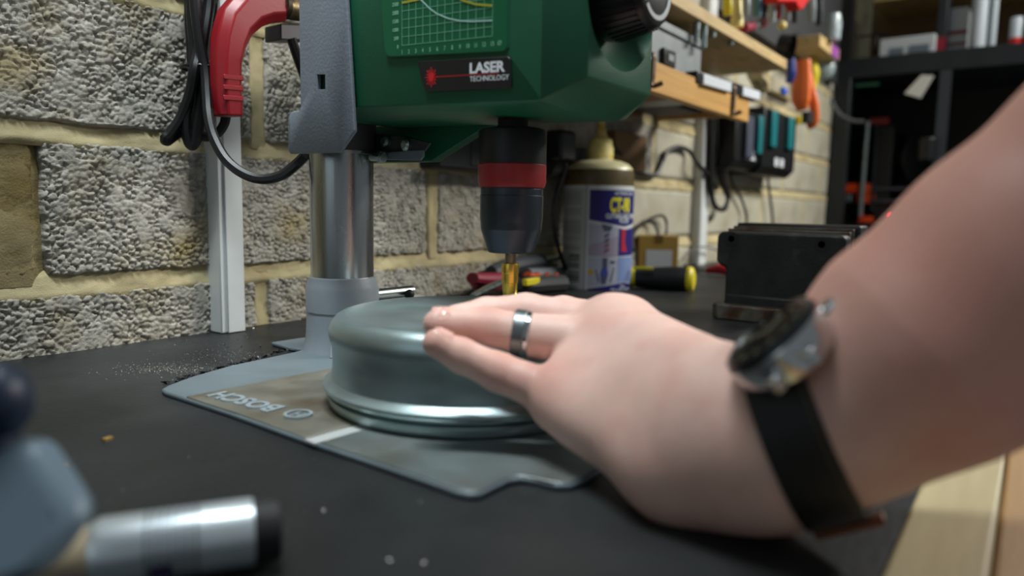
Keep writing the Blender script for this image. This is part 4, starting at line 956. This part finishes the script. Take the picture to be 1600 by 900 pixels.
build('tube_body', MB().tube([a, (a*.6+b*.4)], gpx(7, 1180, 40, -.12), sub=1, n=16), crim, t); build('tube_label', MB().tube([(a*.6+b*.4), (a*.3+b*.7)], gpx(6.6, 1180, 40, -.12), sub=1, n=16), gls, t); build('tube_end', MB().tube([(a*.3+b*.7), b], gpx(8, 1180, 40, -.12), sub=1, n=16), crim, t)
o = build('wooden_knob', MB().ball(W(1222, 40, -.14), gpx(7, 1222, 40, -.14), 10), glue); tag(o, 'cream round knob lying behind the long shelf end', 'knob')
sil = mat('silver_grey', (150, 156, 160), .35, .6); redp = mat('pure_red_plastic', (196, 14, 16), .4); dk = mat('charcoal_plastic', (34, 38, 44), .5); tealg = mat('steel_blue_plastic', (70, 106, 122), .4)
for nm, x, y0, y1, r, m, m2, lab in (
    ('screwdriver', 1166, -40, 24, 6, sil, sil, 'silver grey screwdriver in the tool row, right of the glue bottle'),
    ('screwdriver', 1183, -40, 26, 8, tealg, dk, 'steel blue screwdriver in the row above the crimson tube'),
    ('screwdriver', 1194, -40, 28, 6, dk, dk, 'charcoal screwdriver next to the steel blue one'),
    ('screwdriver', 1206, -40, 34, 7, gls, sil, 'pale clear handled screwdriver in the tool row'),
    ('screwdriver', 1216, -40, 30, 5, mat('deep_red_plastic', (140, 22, 30), .4), redp, 'deep red screwdriver beside the pale clear one'),
    ('chisel', 1230, -40, 32, 6, sil, sil, 'silver chisel left of the bright red clamp'),
    ('chisel', 1242, -40, 36, 6, dk, dk, 'charcoal chisel just below the bright red clamp'),
    ('chisel', 1268, -40, 34, 7, sil, dk, 'silver and charcoal chisel right of the bright red clamp'),
    ('chisel', 1280, -40, 40, 6, dk, sil, 'last charcoal chisel of the row, before the black post')):
    stick(nm, x, y0, y1, -.16, gpx(r, x, y1, -.16), m, lab, 'screwdriver' if nm == 'screwdriver' else 'chisel', m2)
o = build('red_clamp', MB().prism([W(x, y, -.20) for x, y in ((1214, -8), (1275, -8), (1262, 4), (1256, 14), (1250, 16), (1244, 4), (1216, 4))], (0, .03, 0)), redp, bevel=.004); tag(o, 'bright red plastic clamp at the top edge above the short shelf', 'clamp')
o = build('clear_jar', MB().lathe([(gpx(14, 1298, 50, -.2), 0), (gpx(15, 1298, 50, -.2), .05), (gpx(12, 1298, 50, -.2), .075)], V(xf+.1, onx(1300, 60, xf+.1)[1], zft), n=24), gls); tag(o, 'clear grey jar on the far end of the short shelf', 'jar')
pb = build('pegboard', MB().box((1.68, -.022, float(ony(1275, 112, -.02)[2])), (2.90, -.012, .95)), mat('dark_pegboard', (42, 44, 46), .7)); tag(pb, 'dark board on the wall behind the row of tools', 'board')
# power lead in the coil at the left, by the wide trunking
for i, (dx, d0) in enumerate(((0, 0), (10, 1), (20, 2), (30, 3), (38, 4))):
    pass
strand = [
    [(298, -60, -.030), (299, 20, -.030), (303, 75, -.034), (302, 108, -.036), (296, 150, -.034), (290, 190, -.030), (294, 222, -.028), (303, 226, -.03), (308, 200, -.034), (314, 150, -.04), (313, 108, -.042), (312, 60, -.040), (308, -60, -.036)],
    [(318, -60, -.030), (317, 20, -.034), (309, 80, -.040), (303, 108, -.046), (298, 140, -.040), (284, 180, -.030), (266, 208, -.024), (258, 216, -.022), (262, 220, -.02), (282, 204, -.018), (290, 190, -.016), (300, 150, -.020), (301, 108, -.022), (296, 30, -.02), (297, -60, -.02)],
    [(334, -60, -.026), (332, 10, -.026), (322, 70, -.034), (317, 108, -.036), (312, 150, -.030), (306, 190, -.026), (308, 206, -.026), (322, 214, -.03), (340, 208, -.034), (350, 194, -.036), (353, 180, -.036), (352, 165, -.034)],
    [(306, -60, -.044), (304, 0, -.046), (311, 60, -.048), (320, 108, -.050), (323, 150, -.056), (326, 185, -.064), (334, 215, -.072), (352, 248, -.085), (378, 270, -.10), (408, 280, -.115), (440, 274, -.13), (464, 256, -.14), (478, 242, -.15)],
    [(325, -60, -.038), (326, 0, -.040), (318, 60, -.044), (311, 108, -.030), (306, 150, -.022), (303, 190, -.018), (300, 215, -.018), (306, 222, -.016), (312, 190, -.014), (314, 108, -.018), (326, 20, -.016), (330, -60, -.016)]]
labs = ('front loop of the coiled black lead, hanging lowest beside the trunking', 'loop of the coiled black lead swinging out furthest left', 'loop of the coiled black lead curling behind the red lever', 'black lead running from the coil down and under the grey carriage', 'rear loop of the coiled black lead against the wall')
for s_, lab in zip(strand, labs):
    cable('power_lead', [W(x, y, yy) for x, y, yy in s_], .0046, lab, group='coiled power lead strands')
tie = build('cable_tie', MB().tube([W(310, 106, -.034)+V(.0135*math.cos(a), .019*math.sin(a), 0) for a in np.linspace(0, 2*math.pi, 17)], .0014, n=6, sub=2), black_pl); tag(tie, 'thin black cable tie around the coiled lead', 'cable tie')
cable('power_lead', [W(455, 60, -.10), W(465, 90, -.10), W(474, 115, -.10), W(482, 140, -.10)], .0045, 'short black lead behind the grey carriage plate')

# ================================================================== enclosure and shelves at the far end of the bench
XE = 2.95
blk = mat('black_lacquer', (30, 34, 38), .4, var=.1, vscale=20)
yA = float(onx(1300, 200, XE)[1]); z_lo = 0.0; zt0 = float(onx(1330, 92, XE)[2]); zt2 = float(onx(1330, 122, XE)[2])
YR = -1.25
en = thing('printer_enclosure', (XE+.3, (yA+YR)/2, 0), 'black open fronted enclosure around a machine at the far end of the bench', 'cabinet')
build('top_board', MB().box((XE, YR, zt2), (XE+.55, yA, zt0)), blk, en, bevel=.003)
build('post', MB().box((XE, yA-.055, 0), (XE+.05, yA, zt2)), blk, en, bevel=.002)
yp = float(onx(1462, 200, XE)[1])
build('door_stile', MB().box((XE-.004, yp-.035, 0.02), (XE+.012, yp, zt2)), mat('dark_grey_frame', (52, 56, 62), .4), en)
build('back_panel', MB().box((XE+.5, YR, 0), (XE+.55, yA, zt2)), mat('near_black_panel', (14, 14, 16), .6), en)
build('side_panel', MB().box((XE+.05, yA-.02, 0), (XE+.5, yA, zt2)), mat('near_black_panel', (14, 14, 16), .6), en)
tg = build('white_tag', MB().prism([onx(x, y, XE-.02) for x, y in ((1413, 146), (1440, 117), (1459, 118), (1438, 153))][::-1], (.012, 0, 0)), mat('tag_white', (206, 204, 196), .5), en)
build('hanging_latch', MB().cyl(onx(1450, 215, XE-.02), onx(1447, 252, XE-.02), .03, .028), black_pl, en, bevel=.006)
XP = XE+.15
pr = thing('desktop_printer', (XP, float(onx(1400, 330, XP)[1]), 0), 'machine with orange brackets and steel rods inside the black enclosure', 'printer')
pz = lambda x, y: onx(x, y, XP)
po = mat('vivid_orange_plastic', (236, 78, 20), .4)
bx0 = V(XP, 0, 0)
def pbox(name, x0, y0, x1, y1, m, dep=.05, bev=.004):
    a, b = pz(x0, y0), pz(x1, y1); return build(name, MB().box(a, b+V(dep, 0, 0)), m, pr, bevel=bev)
pbox('z_bracket', 1320, 287, 1366, 302, po); pbox('z_bracket', 1338, 302, 1368, 318, po, .06); pbox('z_foot', 1340, 338, 1374, 349, po)
pbox('top_bracket', 1358, 184, 1388, 194, mat('dull_red_plastic', (136, 34, 30), .45))
pbox('motor', 1318, 304, 1330, 316, sil)
build('vertical_rod', MB().cyl(pz(1344, 338), pz(1356, 190), .011), zinc_m, pr); build('vertical_rod', MB().cyl(pz(1362, 330), pz(1371, 194), .006), dk, pr)
for yy in (296, 315): build('cross_rod', MB().cyl(pz(1366, yy), pz(1540, yy-4), .007), mat('dull_rod', (86, 88, 100), .4, .7), pr)
pbox('frame_plate', 1300, 349, 1600, 362, dk, .12); pbox('frame_upright', 1374, 196, 1386, 349, mat('near_black_panel', (14, 14, 16), .6), .02)
build('filament_spool', MB().lathe([(.10, -.03), (.10, -.026), (.05, -.026), (.05, .026), (.10, .026), (.10, .03)], pz(1412, 246)+V(.1, 0, 0), (.3, 1, 0), n=40), black_pl, pr)
pbox('control_screen', 1336, 118, 1372, 132, mat('green_screen', (48, 84, 64), .4, emit=.25), .03)
build('red_lamp', MB().ball(pz(1393, 338)-V(.01, 0, 0), .0085, 12), mat('red_lamp', (255, 20, 50), .4, emit=6.), pr)
pbox('extruder', 1430, 282, 1470, 330, dk, .08)
cable('cable', [onx(x, y, XE-.03) for x, y in ((1290, 115), (1297, 150), (1310, 176), (1330, 188), (1350, 190))], .007, 'grey cable sagging across the left front of the black enclosure', m=gcab)
# wooden shelf unit standing over the enclosure
wood_bk = mat('dim_plywood', (116, 92, 58), .6, var=.08, vscale=6)
XW = XE+.02
su = thing('shelf_unit', (XE+.3, (yA+YR)/2, zt0), 'plywood backed shelving standing on top of the black enclosure', 'shelf')
build('back_board', MB().box((XE+.5, YR, zt0), (XE+.52, yA-.02, zt0+.6)), wood_bk, su)
build('post', MB().box((XE, onx(1330, 50, XE)[1], zt0), (XE+.06, onx(1312, 50, XE)[1]+.0, zt0+.6)), mat('near_black_panel', (14, 14, 16), .6), su)
zs2 = float(onx(1420, -4, XE+.2)[2]); build('upper_board', MB().box((XE+.2, YR, zs2), (XE+.5, onx(1366, 0, XE+.2)[1], zs2+.03)), ply, su)
def onTop(name, x0, x1, ytop, dx, m, label, cat, bev=.004, dep=.12, parts=()):
    X_ = XE+dx; a = onx(x0, 85, X_); b = onx(x1, 85, X_); zt_ = float(onx((x0+x1)/2, ytop, X_)[2])
    t = thing(name, (X_+dep/2, (a[1]+b[1])/2, zt0), label, cat)
    build('body', MB().box((X_, b[1], zt0+.0005), (X_+dep, a[1], zt_)), m, t, bevel=bev)
    for pn, f0, f1, g0, g1, pm in parts:
        build(pn, MB().box((X_-.002, b[1]+(a[1]-b[1])*f0, zt0+(zt_-zt0)*g0), (X_+.004, b[1]+(a[1]-b[1])*f1, zt0+(zt_-zt0)*g1)), pm, t)
    return t
wht = mat('white_carton', (184, 190, 194), .5); dm = mat('dusty_grey_print', (96, 108, 118), .5)
onTop('storage_box', 1373, 1460, 57, .03, wht, 'long white box with a grey printed band on the enclosure', 'box', parts=(('printed_band', .1, .45, .1, .5, dm), ('printed_band', .55, .8, .05, .45, dm)))
o = build('t_handle', MB().box(onx(1364, 85, XE+.1), onx(1372, 56, XE+.12)).box(onx(1338, 58, XE+.1), onx(1390, 52, XE+.12)), black_pl, bevel=.003); tag(o, 'black T shaped handle standing left of the long white box', 'tool')
mar = mat('maroon_plastic', (130, 26, 42), .45)
t = onTop('spray_can', 1460, 1476, -30, .05, dk, 'dark slim can with a red foot behind the white tag', 'can', parts=(('red_band', 0, 1, .02, .22, mar),))
for x0, x1, yt, lab in ((1478, 1508, 12, 'white carton with red stripes beside the white tube'),): onTop('striped_carton', x0, x1, yt, .09, wht, lab, 'box', parts=(('red_stripe', 0, 1, .42, .5, mar), ('red_stripe', 0, 1, .18, .24, mar), ('dark_base', 0, 1, 0, .10, dm)))
def cyl_on(name, x0, x1, ytop, dx, m, label, cat, top=None):
    X_ = XE+dx; a = onx(x0, 80, X_); b = onx(x1, 80, X_); r = abs(a[1]-b[1])/2; zt_ = float(onx((x0+x1)/2, ytop, X_)[2]); c_ = V(X_+r, (a[1]+b[1])/2, zt0)
    t = thing(name, c_, label, cat); build('body', MB().lathe([(r, .0005), (r, zt_-zt0-r*.15), (r*.9, zt_-zt0)], c_, n=28), m, t)
    if top: build('band', MB().lathe([(r*1.02, 0.001), (r*1.02, (zt_-zt0)*.3)], c_, n=28), top, t)
cyl_on('roll_tube', 1512, 1538, -40, .03, mat('white_tube', (186, 196, 204), .45), 'tall thick white tube on the enclosure, left of the thin one', 'tube')
cyl_on('roll_tube', 1542, 1554, -40, .05, mat('white_tube', (186, 196, 204), .45), 'tall thin white tube standing right of the thick white tube', 'tube')
cyl_on('spray_bottle', 1574, 1594, 26, .06, mat('white_tube', (186, 196, 204), .45), 'short white bottle with a red lower band at the right edge', 'bottle', redp)
cyl_on('paint_tin', 1597, 1625, 30, .06, mat('pale_green_tin', (170, 190, 160), .45), 'pale green and red tin at the right edge on the enclosure', 'can', redp)
o = build('shelf_liner', MB().box((XE+.1, onx(1640, 80, XE)[1], zt0), (XE+.3, onx(1556, 80, XE)[1], zt0+.012)), ply); tag(o, 'thin plywood sheet lying under the bottles at the right edge', 'board')

# ================================================================== out of focus things close to the camera
a = at(415, 846, .262); b = at(60, 912, .235); ml = np.linalg.norm(a-b); md = unit(b-a); mr = float(min(a[2], .0125)); a[2] = .0125; b[2] = .0125; md = unit(b-a)
mk_ = thing('marker_pen', V(*((a+b)/2)[:2], 0), 'fat silver marker with a black end lying at the lower left', 'marker')
silv = mat('satin_silver', (206, 216, 222), .36, .7, var=.05)
build('barrel', MB().lathe([(.0118, .004), (.0120, .006), (.0120, ml*.74), (.0105, ml*.78)], a, md, n=40), silv, mk_)
build('end_plug', MB().lathe([(.0095, -.0055), (.0112, -.0045), (.0116, 0), (.0116, .0045)], a, md, n=40), black_soft, mk_)
build('wooden_tip', MB().lathe([(.0104, ml*.775), (.0095, ml*.82), (.0085, ml*1.05), (.006, ml*1.1)], a, md, n=24), mat('beige_wood', (176, 160, 132), .6), mk_)
rb_ = MB()
for k in range(7): rb_.lathe([(.0120, .022+k*.0026), (.0122, .0223+k*.0026), (.0122, .0227+k*.0026), (.0120, .0230+k*.0026)], a, md, n=40, cap=False)
build('barrel_ribs', rb_, mat('satin_grey', (120, 130, 138), .35, .7), mk_)
pt = MB(); sd2 = unit(np.cross(md, ZZ)); sd2 = sd2 if sd2@CF < 0 else -sd2
pt.obox(a+md*.034+sd2*.0112-ZZ*.0042, md*.0032, sd2*.001, ZZ*.0022).obox(a+md*.062+sd2*.0112-ZZ*.004, md*.004, sd2*.001, ZZ*.002)
build('printed_mark', pt, mat('dark_purple_ink', (42, 34, 66), .5), mk_)
cg = mat('blue_grey_plastic', (96, 114, 128), .4, var=.06, vscale=30)
q = [at(x, y, d) for x, y, d in ((-60, 700, .20), (52, 690, .203), (104, 770, .20), (128, 812, .197), (106, 842, .195), (60, 905, .19), (-80, 960, .18))]
clp = thing('grip_clamp', V(*at(20, 900, .19)[:2], 0), 'blurred blue grey tool with a dark blue knob at the lower left edge', 'hand tool')
build('clamp_body', MB().prism(q, CF*.012), cg, clp, bevel=.005, seg=3)
build('groove', MB().prism([at(x, y, d) for x, y, d in ((28, 745, .2015), (44, 742, .2015), (88, 800, .198), (74, 812, .197))], -CF*.0012), mat('darker_blue_plastic', (66, 80, 94), .5), clp)  # stripe in a darker blue grey on the clamp body
build('knob', MB().ball(at(-8, 628, .205), .0098, 18, (1, 1, 1.15)), mat('dark_blue_plastic', (22, 36, 58), .45), clp)
build('knob_stem', MB().cyl(at(-8, 645, .207), at(-8, 740, .205), .0065), mat('dark_blue_plastic', (22, 36, 58), .45), clp)

# ================================================================== swarf and crumbs on the bench
sw = MB(); rs = random.Random(3)
def shard(p, s):
    vs = [p+V(rs.uniform(-s, s), rs.uniform(-s, s), rs.uniform(0, s)) for _ in range(4)]; vs[0] = V(vs[0][0], vs[0][1], 0.0); sw.add(vs, [(0, 1, 2), (0, 2, 3), (0, 3, 1), (1, 3, 2)])
for i in range(70): shard(V(*onz(rs.gauss(350, 70), rs.gauss(528, 12), 0)[:2], 0), rs.uniform(.0006, .0018))
for i in range(90):
    u_ = rs.random(); x, y = 262+u_*200, 604-u_*57-rs.random()*6; shard(V(*onz(x, y-2, 0)[:2], 0), rs.uniform(.0006, .0022))
for i in range(120): shard(V(*onz(rs.uniform(100, 900), rs.uniform(600, 880), 0)[:2], 0), rs.uniform(.0004, .0011))
o = build('metal_swarf', sw, mat('swarf', (150, 150, 146), .25, 1., var=.5, vscale=800), smooth=False); tag(o, 'fine metal chips scattered over the black bench top', 'swarf', kind='stuff')
sw = MB()
for i in range(130):
    u_ = rs.random(); x, y = 256+u_*215, 606-u_*60-rs.random()*4; shard(V(*onz(x, y-3, 0)[:2], 0), rs.uniform(.0012, .003))
o = build('rubber_crumbs', sw, black_soft, smooth=False); tag(o, 'black crumbs along the rear left edge of the press base', 'crumbs', kind='stuff')
sw = MB()
for i in range(900):
    shard(V(*onz(rs.gauss(262, 46), rs.gauss(577, 5)-(0), 0)[:2], 0), rs.uniform(.0003, .0007))
for i in range(500):
    shard(V(*onz(rs.gauss(360, 50), rs.gauss(556, 7), 0)[:2], 0), rs.uniform(.0002, .0006))
o = build('pale_dust', sw, mat('pale_dust', (150, 146, 136), .9), smooth=False); tag(o, 'pale gritty dust patch on the bench behind the press base', 'dust', kind='stuff')
for x, y, c_ in ((98, 729, (196, 140, 50)), (168, 688, (150, 120, 60))):
    p = onz(x, y, 0); o = build('wood_chip', MB().obox(V(p[0], p[1], .0008), V(.0024, .0006, 0), V(-.0005, .0012, 0), V(0, 0, .0008)), mat('chip_%d' % x, c_, .6)); tag(o, 'orange wood chip on the bench left of the marker' if x == 98 else 'smaller tan wood chip on the dark bench at the left', 'chip')
